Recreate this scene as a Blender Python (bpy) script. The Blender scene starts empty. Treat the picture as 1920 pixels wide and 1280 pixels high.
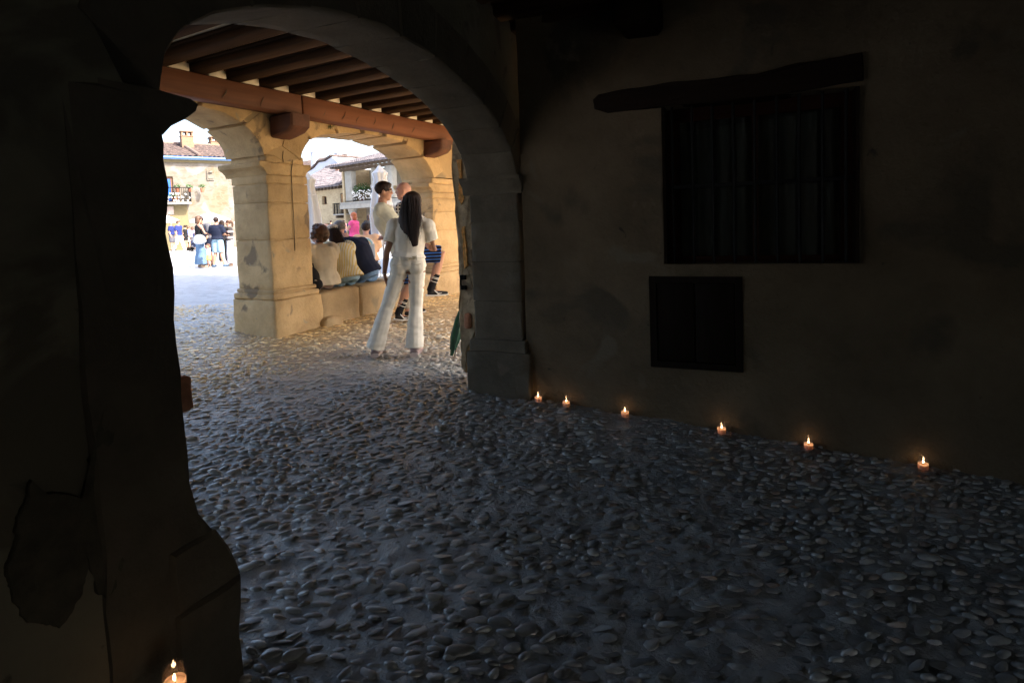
import bpy, bmesh, math, random
import numpy as np
from math import sin, cos, tan, pi, radians, degrees, atan, atan2, sqrt
from mathutils import Vector, Matrix, noise
random.seed(7); RNG = np.random.default_rng(7)
scene = bpy.context.scene
COL = scene.collection

# ------------------------------------------------------------------ camera
F, PX, PY, PITCH, ROLL = 1075.0, 960.0, 481.0, atan(69 / 1075.0), -0.0377
EYE = Vector((0, 0, 1.55))
cam_d = bpy.data.cameras.new('camera'); cam = bpy.data.objects.new('camera', cam_d); COL.objects.link(cam)
cam_d.sensor_width = 36; cam_d.lens = F / 1920 * 36
cam_d.shift_x = 0; cam_d.shift_y = -(640 - PY) / 1920
cam_d.clip_start = .05; cam_d.clip_end = 3000
CM = Matrix.Rotation(pi / 2 - PITCH, 3, 'X') @ Matrix.Rotation(ROLL, 3, 'Z')
cam.matrix_world = Matrix.Translation(EYE) @ CM.to_4x4()
scene.camera = cam

# ------------------------------------------------------------------ light
SUN_AZ, SUN_EL = 118.0, 46.0           # compass bearing measured from +Y towards +X, and height
w = bpy.data.worlds.new("World"); scene.world = w; w.use_nodes = True
nt = w.node_tree; nt.nodes.clear()
sky = nt.nodes.new('ShaderNodeTexSky'); sky.sky_type = 'NISHITA'; sky.sun_disc = False
sky.sun_elevation = radians(SUN_EL); sky.sun_rotation = radians(SUN_AZ)
sky.air_density = .9; sky.dust_density = 4.0; sky.ozone_density = 0.2
bg = nt.nodes.new('ShaderNodeBackground'); bg.inputs[1].default_value = .15
wo = nt.nodes.new('ShaderNodeOutputWorld')
nt.links.new(sky.outputs[0], bg.inputs[0]); nt.links.new(bg.outputs[0], wo.inputs[0])
sun_d = bpy.data.lights.new('sun', 'SUN'); sun = bpy.data.objects.new('sun', sun_d); COL.objects.link(sun)
sun_d.energy = 3.3; sun_d.angle = radians(2.5); sun_d.color = (1, .93, .82)
sv = Vector((sin(radians(SUN_AZ)) * cos(radians(SUN_EL)), cos(radians(SUN_AZ)) * cos(radians(SUN_EL)), sin(radians(SUN_EL))))
sun.rotation_euler = (-sv).to_track_quat('-Z', 'Y').to_euler(); sun.location = (0, -20, 40)
vs = scene.view_settings; vs.view_transform = 'Standard'; vs.look = 'None'; vs.gamma = 1; vs.use_curve_mapping = False
vs.exposure = 2.2
cy = scene.cycles
cy.max_bounces = 12; cy.diffuse_bounces = 8; cy.glossy_bounces = 4; cy.transparent_max_bounces = 12
cy.use_denoising = True; cy.sample_clamp_indirect = 6; cy.caustics_reflective = False; cy.caustics_refractive = False
try: cy.denoiser = 'OPENIMAGEDENOISE'
except Exception: pass

# ------------------------------------------------------------------ helpers
def ray(x, y): return CM @ Vector(((x - PX) / F, -(y - PY) / F, -1))
def at_z(x, y, z): d = ray(x, y); return EYE + d * ((z - EYE.z) / d.z)
def at_y(x, y, Y): d = ray(x, y); return EYE + d * (Y / d.y)

class Fr:                               # a vertical working plane: s along it, t behind it, z up
    def __init__(s, x, y, az): s.o = Vector((x, y, 0)); a = radians(az); s.d = Vector((sin(a), cos(a), 0)); s.n = Vector((-cos(a), sin(a), 0)); s.az = az
    def P(s, a, t, z): return s.o + s.d * a + s.n * t + Vector((0, 0, z))
    def px(s, x, y, t=0):
        d = ray(x, y); k = ((s.o + s.n * t - EYE).dot(s.n)) / d.dot(s.n); q = EYE + d * k
        return (q - s.o).dot(s.d), q.z

def nz(p, sc, seed=0): return noise.noise(Vector((p[0] * sc + seed * 7.3, p[1] * sc - seed * 3.1, p[2] * sc + seed)))
def nzv(p, sc, seed=0): return noise.noise_vector(Vector((p[0] * sc + seed * 7.3, p[1] * sc - seed * 3.1, p[2] * sc + seed)))

def ground_z(x, y):
    p = .05 - .055 * (x - .07) + .075 * (y - 4.86); p = max(p, -.45)
    k = 9.0; a = -math.log(math.exp(-k * p) + math.exp(-k * .33)) / k
    return a
def ground_px(x, y):
    z = .1
    for _ in range(12): p = at_z(x, y, z); z = ground_z(p.x, p.y)
    return at_z(x, y, z)

def mesh_obj(name, verts, faces, mat, parent=None, smooth=True, ang=35, loc=None):
    me = bpy.data.meshes.new(name); me.from_pydata([tuple(v) for v in verts], [], faces); me.validate(); me.update()
    if smooth:
        me.polygons.foreach_set('use_smooth', [True] * len(me.polygons))
        if ang and ang < 180: me.set_sharp_from_angle(angle=radians(ang))
    if mat: me.materials.append(mat)
    o = bpy.data.objects.new(name, me); COL.objects.link(o)
    if parent: adopt(o, parent)
    return o
def adopt(o, parent):
    o.parent = parent; o.matrix_parent_inverse = Matrix.Translation(-parent.matrix_world.translation) if False else Matrix.Identity(4)
    b = Vector(parent.get('_b', (0, 0, 0)))
    p = parent
    if o.type == 'MESH' and b.length > 0 and o.data.users == 1 and not o.get('_local'): o.data.transform(Matrix.Translation(-b))
def thing(name, label, cat, loc=(0, 0, 0), group=None, kind=None):
    o = bpy.data.objects.new(name, None); COL.objects.link(o); o.location = loc; o['_b'] = tuple(loc); o.empty_display_size = .1
    if kind: o['kind'] = kind
    if label: o['label'] = label
    if cat: o['category'] = cat
    if group: o['group'] = group
    return o
def sub(parent_part): parent_part['_b'] = parent_part.parent.get('_b', (0, 0, 0)) if parent_part.parent else (0, 0, 0); return parent_part
def tag(o, label, cat, group=None, kind=None):
    if kind: o['kind'] = kind
    if label: o['label'] = label
    if cat: o['category'] = cat
    if group: o['group'] = group
    return o

class MB:                               # gathers pieces for ONE mesh
    def __init__(s): s.v = []; s.f = []
    def add(s, v, f): n = len(s.v); s.v += [Vector(p) for p in v]; s.f += [tuple(i + n for i in q) for q in f]; return s
    def box(s, fr, s0, s1, t0, t1, z0, z1):
        v = [fr.P(a, t, z) for z in (z0, z1) for a, t in ((s0, t0), (s1, t0), (s1, t1), (s0, t1))]
        return s.add(v, [(0, 1, 2, 3), (4, 7, 6, 5), (0, 4, 5, 1), (1, 5, 6, 2), (2, 6, 7, 3), (3, 7, 4, 0)])
    def tube(s, pts, r, n=8, side=None, cap=True):
        pts = [Vector(p) for p in pts]; R = r if isinstance(r, (list, tuple)) else [r] * len(pts)
        v = []; f = []
        for i, p in enumerate(pts):
            tg = (pts[min(i + 1, len(pts) - 1)] - pts[max(i - 1, 0)]).normalized()
            ref = Vector(side) if side is not None else (Vector((0, 0, 1)) if abs(tg.z) < .9 else Vector((1, 0, 0)))
            a = (ref - tg * ref.dot(tg)).normalized(); b = tg.cross(a)
            ra, rb = R[i] if isinstance(R[i], (tuple, list)) else (R[i], R[i])
            for k in range(n):
                an = 2 * pi * k / n; v.append(p + a * (ra * cos(an)) + b * (rb * sin(an)))
        m = len(pts)
        for i in range(m - 1):
            for k in range(n):
                k2 = (k + 1) % n; f.append((i * n + k, i * n + k2, (i + 1) * n + k2, (i + 1) * n + k))
        if cap: f.append(tuple(range(n))[::-1]); f.append(tuple((m - 1) * n + k for k in range(n)))
        return s.add(v, f)
    def ell(s, c, r, n=12, m=8, rot=None):
        c = Vector(c); v = []; f = []
        for i in range(m + 1):
            th = pi * i / m
            for k in range(n):
                p = Vector((r[0] * sin(th) * cos(2 * pi * k / n), r[1] * sin(th) * sin(2 * pi * k / n), r[2] * cos(th)))
                if rot is not None: p = rot @ p
                v.append(c + p)
        for i in range(m):
            for k in range(n):
                k2 = (k + 1) % n; f.append((i * n + k, (i + 1) * n + k, (i + 1) * n + k2, i * n + k2))
        return s.add(v, f)
    def out(s, name, mat, parent=None, **k): return mesh_obj(name, s.v, s.f, mat, parent, **k)

def rock(name, fr, s0, s1, t0, t1, z0, z1, mat, parent=None, amp=.012, div=.12, top=None, bev=.02, seed=None, sc=5):
    """stone: a box in a frame, each face a grid, edges worn, surface uneven; top = the four extents at the upper end"""
    seed = random.random() * 99 if seed is None else seed
    n = [max(2, min(14, int(round(abs(L) / div)))) for L in (s1 - s0, t1 - t0, z1 - z0)]
    T = top or (s0, s1, t0, t1)
    def par(i, k, L):
        b = min(.25, bev / max(L, .02)); 
        if i == 0: return 0.
        if i == k + 2: return 1.
        return b + (1 - 2 * b) * (i - 1) / k
    idx = {}; v = []; f = []
    N = [k + 2 for k in n]; L = (abs(s1 - s0), abs(t1 - t0), abs(z1 - z0))
    for i in range(N[0] + 1):
        for j in range(N[1] + 1):
            for k in range(N[2] + 1):
                on = (i in (0, N[0])) + (j in (0, N[1])) + (k in (0, N[2]))
                if not on: continue
                u, vv, ww = par(i, n[0], L[0]), par(j, n[1], L[1]), par(k, n[2], L[2])
                a0 = s0 + (T[0] - s0) * ww; a1 = s1 + (T[1] - s1) * ww; b0 = t0 + (T[2] - t0) * ww; b1 = t1 + (T[3] - t1) * ww
                a = a0 + (a1 - a0) * u; b = b0 + (b1 - b0) * vv; z = z0 + (z1 - z0) * ww
                if on >= 2:
                    q = bev * .42
                    if i == 0: a += q
                    if i == N[0]: a -= q
                    if j == 0: b += q
                    if j == N[1]: b -= q
                    if k == 0: z += q
                    if k == N[2]: z -= q
                p = fr.P(a, b, z); p = p + nzv(p, sc, seed) * amp + nzv(p, sc * 4, seed) * (amp * .35)
                idx[i, j, k] = len(v); v.append(p)
    def quad(a, b, c, d): f.append((idx[a], idx[b], idx[c], idx[d]))
    for i in range(N[0]):
        for j in range(N[1]):
            quad((i, j, 0), (i, j + 1, 0), (i + 1, j + 1, 0), (i + 1, j, 0)); quad((i, j, N[2]), (i + 1, j, N[2]), (i + 1, j + 1, N[2]), (i, j + 1, N[2]))
    for i in range(N[0]):
        for k in range(N[2]):
            quad((i, 0, k), (i + 1, 0, k), (i + 1, 0, k + 1), (i, 0, k + 1)); quad((i, N[1], k), (i, N[1], k + 1), (i + 1, N[1], k + 1), (i + 1, N[1], k))
    for j in range(N[1]):
        for k in range(N[2]):
            quad((0, j, k), (0, j, k + 1), (0, j + 1, k + 1), (0, j + 1, k)); quad((N[0], j, k), (N[0], j + 1, k), (N[0], j + 1, k + 1), (N[0], j, k + 1))
    return mesh_obj(name, v, f, mat, parent, ang=40)

def prism(name, fr, poly, t0, t1, mat, parent=None, amp=.008, div=5, bev=.012, sc=5, seed=None, step=.08):
    """an outline in the (s, z) plane of a frame given thickness, rim worn; used for arch stones and traced blocks"""
    seed = random.random() * 99 if seed is None else seed
    P = []
    for i in range(len(poly)):
        a = Vector(poly[i]); b = Vector(poly[(i + 1) % len(poly)]); k = max(1, int((b - a).length / step))
        for j in range(k): P.append(a + (b - a) * (j / k))
    area = sum(P[i].x * P[(i + 1) % len(P)].y - P[(i + 1) % len(P)].x * P[i].y for i in range(len(P)))
    if area < 0: P.reverse()
    c = sum(P, Vector((0, 0))) / len(P); n = len(P)
    rows = [(t0, bev), (t0 + bev, 0)] + [(t0 + bev + (t1 - t0 - 2 * bev) * i / div, 0) for i in range(1, div)] + [(t1 - bev, 0), (t1, bev)]
    v = []; f = []
    for t, ins in rows:
        for p in P:
            q = p + (c - p).normalized() * ins; w3 = fr.P(q.x, t, q.y); v.append(w3 + nzv(w3, sc, seed) * amp + nzv(w3, sc * 4, seed) * amp * .35)
    for r in range(len(rows) - 1):
        for i in range(n): j = (i + 1) % n; f.append((r * n + i, (r + 1) * n + i, (r + 1) * n + j, r * n + j))
    a = len(v); v.append(fr.P(c.x, t0, c.y)); v.append(fr.P(c.x, t1, c.y)); R = (len(rows) - 1) * n
    for i in range(n): j = (i + 1) % n; f.append((a, i, j)); f.append((a + 1, R + j, R + i))
    return mesh_obj(name, v, f, mat, parent, ang=40)

def plank(name, fr, s0, s1, t0, t1, z0, z1, mat, parent=None, amp=.004, bev=.008, div=.3): return rock(name, fr, s0, s1, t0, t1, z0, z1, mat, parent, amp=amp, bev=bev, div=div, sc=3)

def ring_wall(fr, prof, outer, t, amp, seed, m=14):
    """wall face round an opening: from the profile polyline out to a rectangle, noise on it"""
    n = len(prof); v = []; f = []
    for r in range(m + 1):
        k = r / m
        for (a, z), (A, Z) in zip(prof, outer):
            p = fr.P(a + (A - a) * k, t, z + (Z - z) * k); p = p + fr.n * ((nz(p, 1.3, seed) * amp + nz(p, 6, seed) * amp * .3) * (1 if r else .4)); v.append(p)
    for r in range(m):
        for i in range(n - 1): f.append((r * n + i, r * n + i + 1, (r + 1) * n + i + 1, (r + 1) * n + i))
    return v, f

def holed_wall(name, fr, s0, s1, z0, z1, holes, mat, parent=None, t=0, depth=.25, amp=.01, step=.15, sc=1.2, seed=3, back=None):
    """a wall face with rectangular openings and their reveals"""
    S = {round(s0, 4), round(s1, 4)}; Z = {round(z0, 4), round(z1, 4)}
    for h in holes: S |= {round(h[0], 4), round(h[1], 4)}; Z |= {round(h[2], 4), round(h[3], 4)}
    def fill(A):
        A = sorted(A); o = []
        for a, b in zip(A, A[1:]):
            k = max(1, int((b - a) / step)); o += [a + (b - a) * i / k for i in range(k)]
        return o + [A[-1]]
    S = fill(S); Z = fill(Z); nS, nZ = len(S), len(Z); v = []; f = []
    for z in Z:
        for s in S:
            p = fr.P(s, t, z); v.append(p + fr.n * (nz(p, sc, seed) * amp + nz(p, sc * 5, seed) * amp * .35))
    def inh(a, z): return any(h[0] - 1e-3 < a < h[1] + 1e-3 and h[2] - 1e-3 < z < h[3] + 1e-3 for h in holes)
    for j in range(nZ - 1):
        for i in range(nS - 1):
            if inh((S[i] + S[i + 1]) / 2, (Z[j] + Z[j + 1]) / 2): continue
            f.append((j * nS + i, j * nS + i + 1, (j + 1) * nS + i + 1, (j + 1) * nS + i))
    for h in holes:
        for (a0, b0), (a1, b1) in (((h[0], h[2]), (h[1], h[2])), ((h[1], h[2]), (h[1], h[3])), ((h[1], h[3]), (h[0], h[3])), ((h[0], h[3]), (h[0], h[2]))):
            k = len(v); v += [fr.P(a0, t - amp * .5, b0), fr.P(a1, t - amp * .5, b1), fr.P(a1, t + depth, b1), fr.P(a0, t + depth, b0)]; f.append((k, k + 1, k + 2, k + 3))
    if back:                            # sides, top and back so that the wall has its real body
        k = len(v); v += [fr.P(s0, t, z0), fr.P(s1, t, z0), fr.P(s1, t, z1), fr.P(s0, t, z1), fr.P(s0, t + back, z0), fr.P(s1, t + back, z0), fr.P(s1, t + back, z1), fr.P(s0, t + back, z1)]
        f += [(k + 4, k + 5, k + 6, k + 7), (k, k + 4, k + 7, k + 3), (k + 1, k + 2, k + 6, k + 5), (k + 3, k + 7, k + 6, k + 2)]
    return mesh_obj(name, v, f, mat, parent, smooth=True, ang=30)

# ------------------------------------------------------------------ materials
def mat(name, col, rough=.8, spec=.3, var=.25, sc=4, bump=.0, bsc=30, hue=None, patch=None, obj_rand=0, attr=None, detail=6, metal=0, extra=None):
    m = bpy.data.materials.new(name); m.use_nodes = True; t = m.node_tree; b = t.nodes['Principled BSDF']
    b.inputs['Roughness'].default_value = rough; b.inputs['Specular IOR Level'].default_value = spec; b.inputs['Metallic'].default_value = metal
    tc = t.nodes.new('ShaderNodeTexCoord'); ge = t.nodes.new('ShaderNodeNewGeometry')
    n1 = t.nodes.new('ShaderNodeTexNoise'); n1.inputs['Scale'].default_value = sc; n1.inputs['Detail'].default_value = detail; n1.inputs['Roughness'].default_value = .65
    t.links.new(ge.outputs['Position'], n1.inputs['Vector'])
    r = t.nodes.new('ShaderNodeValToRGB'); e = r.color_ramp.elements
    c = Vector(col[:3]); c2 = Vector(hue) if hue else c
    e[0].position = .3; e[0].color = (*(c * (1 - var)), 1); e[1].position = .72; e[1].color = (*(c2 * (1 + var)), 1)
    t.links.new(n1.outputs[0], r.inputs[0]); out = r.outputs[0]
    def mul(a, fac_out, lo, hi):
        mr = t.nodes.new('ShaderNodeMapRange'); mr.inputs[3].default_value = lo; mr.inputs[4].default_value = hi; t.links.new(fac_out, mr.inputs[0])
        x = t.nodes.new('ShaderNodeVectorMath'); x.operation = 'SCALE'; t.links.new(a, x.inputs[0]); t.links.new(mr.outputs[0], x.inputs['Scale']); return x.outputs[0]
    if obj_rand:
        oi = t.nodes.new('ShaderNodeObjectInfo'); out = mul(out, oi.outputs['Random'], 1 - obj_rand, 1 + obj_rand)
    if attr:
        at = t.nodes.new('ShaderNodeAttribute'); at.attribute_name = attr
        x = t.nodes.new('ShaderNodeVectorMath'); x.operation = 'MULTIPLY'; t.links.new(out, x.inputs[0]); t.links.new(at.outputs['Color'], x.inputs[1]); out = x.outputs[0]
    if patch:                           # (colour, scale, threshold): stains and worn places with their own edge
        for pc, ps, th in patch:
            n2 = t.nodes.new('ShaderNodeTexNoise'); n2.inputs['Scale'].default_value = ps; n2.inputs['Detail'].default_value = 5; n2.inputs['Distortion'].default_value = .6
            t.links.new(ge.outputs['Position'], n2.inputs['Vector'])
            r2 = t.nodes.new('ShaderNodeValToRGB'); r2.color_ramp.elements[0].position = th; r2.color_ramp.elements[1].position = th + .06
            t.links.new(n2.outputs[0], r2.inputs[0]); mx = t.nodes.new('ShaderNodeMix'); mx.data_type = 'RGBA'
            t.links.new(r2.outputs[0], mx.inputs[0]); t.links.new(out, mx.inputs[6]); mx.inputs[7].default_value = (*pc, 1); out = mx.outputs[2]
    if extra: out = extra(t, tc, ge, out)
    t.links.new(out, b.inputs['Base Color'])
    if bump:
        n3 = t.nodes.new('ShaderNodeTexNoise'); n3.inputs['Scale'].default_value = bsc; n3.inputs['Detail'].default_value = 8; n3.inputs['Roughness'].default_value = .7
        t.links.new(ge.outputs['Position'], n3.inputs['Vector'])
        bp = t.nodes.new('ShaderNodeBump'); bp.inputs['Strength'].default_value = min(1, bump * 1.0); bp.inputs['Distance'].default_value = .02 if bsc < 80 else .008
        t.links.new(n3.outputs[0], bp.inputs['Height']); t.links.new(bp.outputs[0], b.inputs['Normal'])
    return m
def wood(name, col, axis_vec, var=.35, rough=.7, sc=3):
    """timber with grain running along a given horizontal bearing"""
    m = mat(name, col, rough, .3 if max(col) > .05 else .03, var, sc, bump=0)
    t = m.node_tree; b = t.nodes['Principled BSDF']; n1 = [n for n in t.nodes if n.type == 'TEX_NOISE'][0]
    ge = [n for n in t.nodes if n.type == 'NEW_GEOMETRY'][0]
    mp = t.nodes.new('ShaderNodeMapping'); mp.vector_type = 'TEXTURE'
    a = atan2(axis_vec[1], axis_vec[0]); mp.inputs['Rotation'].default_value = (0, 0, a) if abs(axis_vec[2]) < .5 else (0, -pi / 2, 0); mp.inputs['Scale'].default_value = (6, .35, .35)
    t.links.new(ge.outputs['Position'], mp.inputs['Vector']); t.links.new(mp.outputs[0], n1.inputs['Vector'])
    n1.inputs['Scale'].default_value = sc; n1.inputs['Detail'].default_value = 8
    bp = t.nodes.new('ShaderNodeBump'); bp.inputs['Strength'].default_value = .5; bp.inputs['Distance'].default_value = .01
    t.links.new(n1.outputs[0], bp.inputs['Height']); t.links.new(bp.outputs[0], b.inputs['Normal'])
    return m
def rubble(colA, colB, mortar, sc):
    """rubble masonry too far off to pick its stones apart"""
    def fn(t, tc, ge, out):
        vo = t.nodes.new('ShaderNodeTexVoronoi'); vo.inputs['Scale'].default_value = sc; mp = t.nodes.new('ShaderNodeMapping'); mp.inputs['Scale'].default_value = (1, 1, 1.9)
        t.links.new(ge.outputs['Position'], mp.inputs[0]); t.links.new(mp.outputs[0], vo.inputs['Vector'])
        sp = t.nodes.new('ShaderNodeSeparateColor'); t.links.new(vo.outputs['Color'], sp.inputs[0])
        r = t.nodes.new('ShaderNodeValToRGB'); r.color_ramp.elements[0].color = (*colA, 1); r.color_ramp.elements[1].color = (*colB, 1); t.links.new(sp.outputs[0], r.inputs[0])
        ve = t.nodes.new('ShaderNodeTexVoronoi'); ve.feature = 'DISTANCE_TO_EDGE'; ve.inputs['Scale'].default_value = sc; t.links.new(mp.outputs[0], ve.inputs['Vector'])
        r2 = t.nodes.new('ShaderNodeValToRGB'); r2.color_ramp.elements[0].position = .03; r2.color_ramp.elements[1].position = .09; t.links.new(ve.outputs['Distance'], r2.inputs[0])
        mx = t.nodes.new('ShaderNodeMix'); mx.data_type = 'RGBA'; t.links.new(r2.outputs[0], mx.inputs[0]); mx.inputs[6].default_value = (*mortar, 1); t.links.new(r.outputs[0], mx.inputs[7])
        m2 = t.nodes.new('ShaderNodeMix'); m2.data_type = 'RGBA'; m2.inputs[0].default_value = .45; t.links.new(out, m2.inputs[6]); t.links.new(mx.outputs[2], m2.inputs[7])
        return m2.outputs[2]
    return fn
def stripes(col2, axis, freq, duty=.5, col3=None):
    def fn(t, tc, ge, out):
        sp = t.nodes.new('ShaderNodeSeparateXYZ'); t.links.new(tc.outputs['Object'], sp.inputs[0])
        cur = out
        for ax, c in ((axis, col2),) + (((2,  col3),) if col3 else ()):
            mu = t.nodes.new('ShaderNodeMath'); mu.operation = 'MULTIPLY'; mu.inputs[1].default_value = freq; t.links.new(sp.outputs[ax], mu.inputs[0])
            fr = t.nodes.new('ShaderNodeMath'); fr.operation = 'FRACT'; t.links.new(mu.outputs[0], fr.inputs[0])
            gt = t.nodes.new('ShaderNodeMath'); gt.operation = 'GREATER_THAN'; gt.inputs[1].default_value = duty; t.links.new(fr.outputs[0], gt.inputs[0])
            mx = t.nodes.new('ShaderNodeMix'); mx.data_type = 'RGBA'; t.links.new(gt.outputs[0], mx.inputs[0]); t.links.new(cur, mx.inputs[6]); mx.inputs[7].default_value = (*c, 1); cur = mx.outputs[2]
        return cur
    return fn
def emis(name, col, st):
    m = bpy.data.materials.new(name); m.use_nodes = True; t = m.node_tree; t.nodes.clear(); e = t.nodes.new('ShaderNodeEmission'); e.inputs[0].default_value = (*col, 1); e.inputs[1].default_value = st
    o = t.nodes.new('ShaderNodeOutputMaterial'); t.links.new(e.outputs[0], o.inputs[0]); return m
def glassy(name, tint=(1, 1, 1), rough=.02, gl_=.05):
    m = bpy.data.materials.new(name); m.use_nodes = True; t = m.node_tree; t.nodes.clear()
    tr = t.nodes.new('ShaderNodeBsdfTransparent'); tr.inputs[0].default_value = (*tint, 1); gl = t.nodes.new('ShaderNodeBsdfGlossy'); gl.inputs['Roughness'].default_value = rough
    mx = t.nodes.new('ShaderNodeMixShader'); mx.inputs[0].default_value = gl_; o = t.nodes.new('ShaderNodeOutputMaterial')
    t.links.new(tr.outputs[0], mx.inputs[1]); t.links.new(gl.outputs[0], mx.inputs[2]); t.links.new(mx.outputs[0], o.inputs[0]); return m
def waxy(name, col):
    m = bpy.data.materials.new(name); m.use_nodes = True; t = m.node_tree; t.nodes.clear()
    a = t.nodes.new('ShaderNodeBsdfDiffuse'); b = t.nodes.new('ShaderNodeBsdfTranslucent'); a.inputs[0].default_value = (*col, 1); b.inputs[0].default_value = (*col, 1)
    mx = t.nodes.new('ShaderNodeMixShader'); mx.inputs[0].default_value = .6; o = t.nodes.new('ShaderNodeOutputMaterial')
    t.links.new(a.outputs[0], mx.inputs[1]); t.links.new(b.outputs[0], mx.inputs[2]); t.links.new(mx.outputs[0], o.inputs[0]); return m

OCH = (.51, .352, .178)
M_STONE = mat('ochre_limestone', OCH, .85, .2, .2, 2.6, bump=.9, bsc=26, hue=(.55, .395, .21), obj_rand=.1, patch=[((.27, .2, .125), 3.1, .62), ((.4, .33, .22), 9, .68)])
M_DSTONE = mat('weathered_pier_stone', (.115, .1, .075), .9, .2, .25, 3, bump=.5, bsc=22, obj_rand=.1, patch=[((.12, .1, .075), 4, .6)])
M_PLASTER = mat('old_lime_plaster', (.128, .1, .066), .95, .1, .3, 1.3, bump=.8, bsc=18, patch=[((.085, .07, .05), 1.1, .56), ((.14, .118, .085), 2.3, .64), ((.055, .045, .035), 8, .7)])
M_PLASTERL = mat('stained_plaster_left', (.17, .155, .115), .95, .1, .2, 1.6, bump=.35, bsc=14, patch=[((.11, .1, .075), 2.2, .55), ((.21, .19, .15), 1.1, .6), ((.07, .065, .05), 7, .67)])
M_BARE = mat('bare_dark_rubble', (.075, .068, .05), .95, .1, .35, 9, bump=.6, bsc=30)
M_CEIL = mat('limewashed_ceiling', (.66, .6, .48), .9, .1, .2, 5, bump=.2, bsc=30)
M_MORTAR = mat('dusty_cobble_mortar', (.115, .112, .105), .62, .4, .3, 5, bump=.6, bsc=55, patch=[((.17, .155, .13), 1.4, .56), ((.07, .068, .062), 3, .62)])
M_PEB = mat('worn_cobble', (.29, .305, .3), .3, .8, .25, 20, bump=.12, bsc=60, attr='tint')
M_PEBO = mat('worn_cobble_single', (.29, .305, .3), .3, .8, .25, 20, bump=.12, bsc=60, obj_rand=.45)
M_IRON = mat('black_iron', (.012, .012, .012), .8, .1, .3, 10)
M_WAX = waxy('candle_wax', (.85, .66, .54))
M_FLAME = emis('candle_flame', (1, .62, .3), 9)
M_GLASS = glassy('thin_glass')
# ------------------------------------------------------------------ ground
def coords(lo, hi, a, b, st, g=1.25):
    c = list(np.arange(a, b + 1e-6, st)); x = c[-1]; s = st
    while x < hi: s *= g; x += s; c.append(min(x, hi))
    x = c[0]; s = st; pre = []
    while x > lo: s *= g; x -= s; pre.append(max(x, lo))
    return pre[::-1] + c
gx = coords(-900, 900, -4.0, 3.4, .034); gy = coords(-300, 1500, 1.0, 8.2, .034)
def gfine(x, y):
    z = ground_z(x, y); q = Vector((x, y, 0))
    z += .012 * noise.noise(q * .9) + .008 * noise.noise(q * 3.1)
    if -5 < x < 4 and .5 < y < 9: z += .011 * noise.noise(q * 10) + .012 * noise.noise(q * 22)
    return z
V = []
for y in gy:
    for x in gx: V.append((x, y, gfine(x, y)))
nx = len(gx); Fc = [(j * nx + i, j * nx + i + 1, (j + 1) * nx + i + 1, (j + 1) * nx + i) for j in range(len(gy) - 1) for i in range(nx - 1)]
def ground_extra(t, tc, ge, out):
    # beyond the built cobbles the paving is read only as fine relief and tone: pale stone square
    sp = t.nodes.new('ShaderNodeSeparateXYZ'); t.links.new(ge.outputs['Position'], sp.inputs[0])
    vo = t.nodes.new('ShaderNodeTexVoronoi'); vo.inputs['Scale'].default_value = 7; t.links.new(ge.outputs['Position'], vo.inputs['Vector'])
    sc_ = t.nodes.new('ShaderNodeSeparateColor'); t.links.new(vo.outputs['Color'], sc_.inputs[0])
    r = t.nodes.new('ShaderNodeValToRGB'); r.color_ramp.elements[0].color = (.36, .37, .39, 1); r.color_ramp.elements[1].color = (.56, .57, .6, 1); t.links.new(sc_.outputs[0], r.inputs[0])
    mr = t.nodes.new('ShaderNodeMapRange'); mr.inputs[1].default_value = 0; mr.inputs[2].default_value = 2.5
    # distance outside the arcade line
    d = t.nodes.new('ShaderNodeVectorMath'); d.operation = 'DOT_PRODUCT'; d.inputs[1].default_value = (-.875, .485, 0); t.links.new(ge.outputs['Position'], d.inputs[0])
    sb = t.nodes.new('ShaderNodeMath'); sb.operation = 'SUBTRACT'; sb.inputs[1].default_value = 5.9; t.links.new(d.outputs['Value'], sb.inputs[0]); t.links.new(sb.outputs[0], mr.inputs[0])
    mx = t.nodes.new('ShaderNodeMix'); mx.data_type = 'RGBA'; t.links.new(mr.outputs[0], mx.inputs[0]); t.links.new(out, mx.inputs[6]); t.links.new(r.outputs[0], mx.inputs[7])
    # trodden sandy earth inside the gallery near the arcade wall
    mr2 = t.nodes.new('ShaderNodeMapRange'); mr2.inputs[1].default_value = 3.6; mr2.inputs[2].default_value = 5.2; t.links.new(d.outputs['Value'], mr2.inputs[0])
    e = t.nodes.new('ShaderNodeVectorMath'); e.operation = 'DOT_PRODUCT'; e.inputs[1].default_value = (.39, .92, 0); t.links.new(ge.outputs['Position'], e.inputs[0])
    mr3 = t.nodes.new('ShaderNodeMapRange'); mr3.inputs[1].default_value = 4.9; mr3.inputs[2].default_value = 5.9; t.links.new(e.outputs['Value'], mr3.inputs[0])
    m3 = t.nodes.new('ShaderNodeMix'); m3.data_type = 'RGBA'; t.links.new(mr3.outputs[0], m3.inputs[0]); t.links.new(out, m3.inputs[6]); m3.inputs[7].default_value = (.48, .36, .21, 1); out = m3.outputs[2]  # pale sandy ground beyond the right wall, set to bounce warm light
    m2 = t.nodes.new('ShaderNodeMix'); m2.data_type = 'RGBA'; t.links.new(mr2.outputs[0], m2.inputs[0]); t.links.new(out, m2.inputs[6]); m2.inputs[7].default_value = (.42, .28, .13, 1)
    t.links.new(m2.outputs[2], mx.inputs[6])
    return mx.outputs[2]
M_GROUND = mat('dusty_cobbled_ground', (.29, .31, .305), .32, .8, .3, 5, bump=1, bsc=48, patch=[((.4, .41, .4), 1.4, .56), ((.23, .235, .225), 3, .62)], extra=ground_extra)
ground = mesh_obj('ground', V, Fc, M_GROUND, ang=0); ground['kind'] = 'structure'

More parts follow.
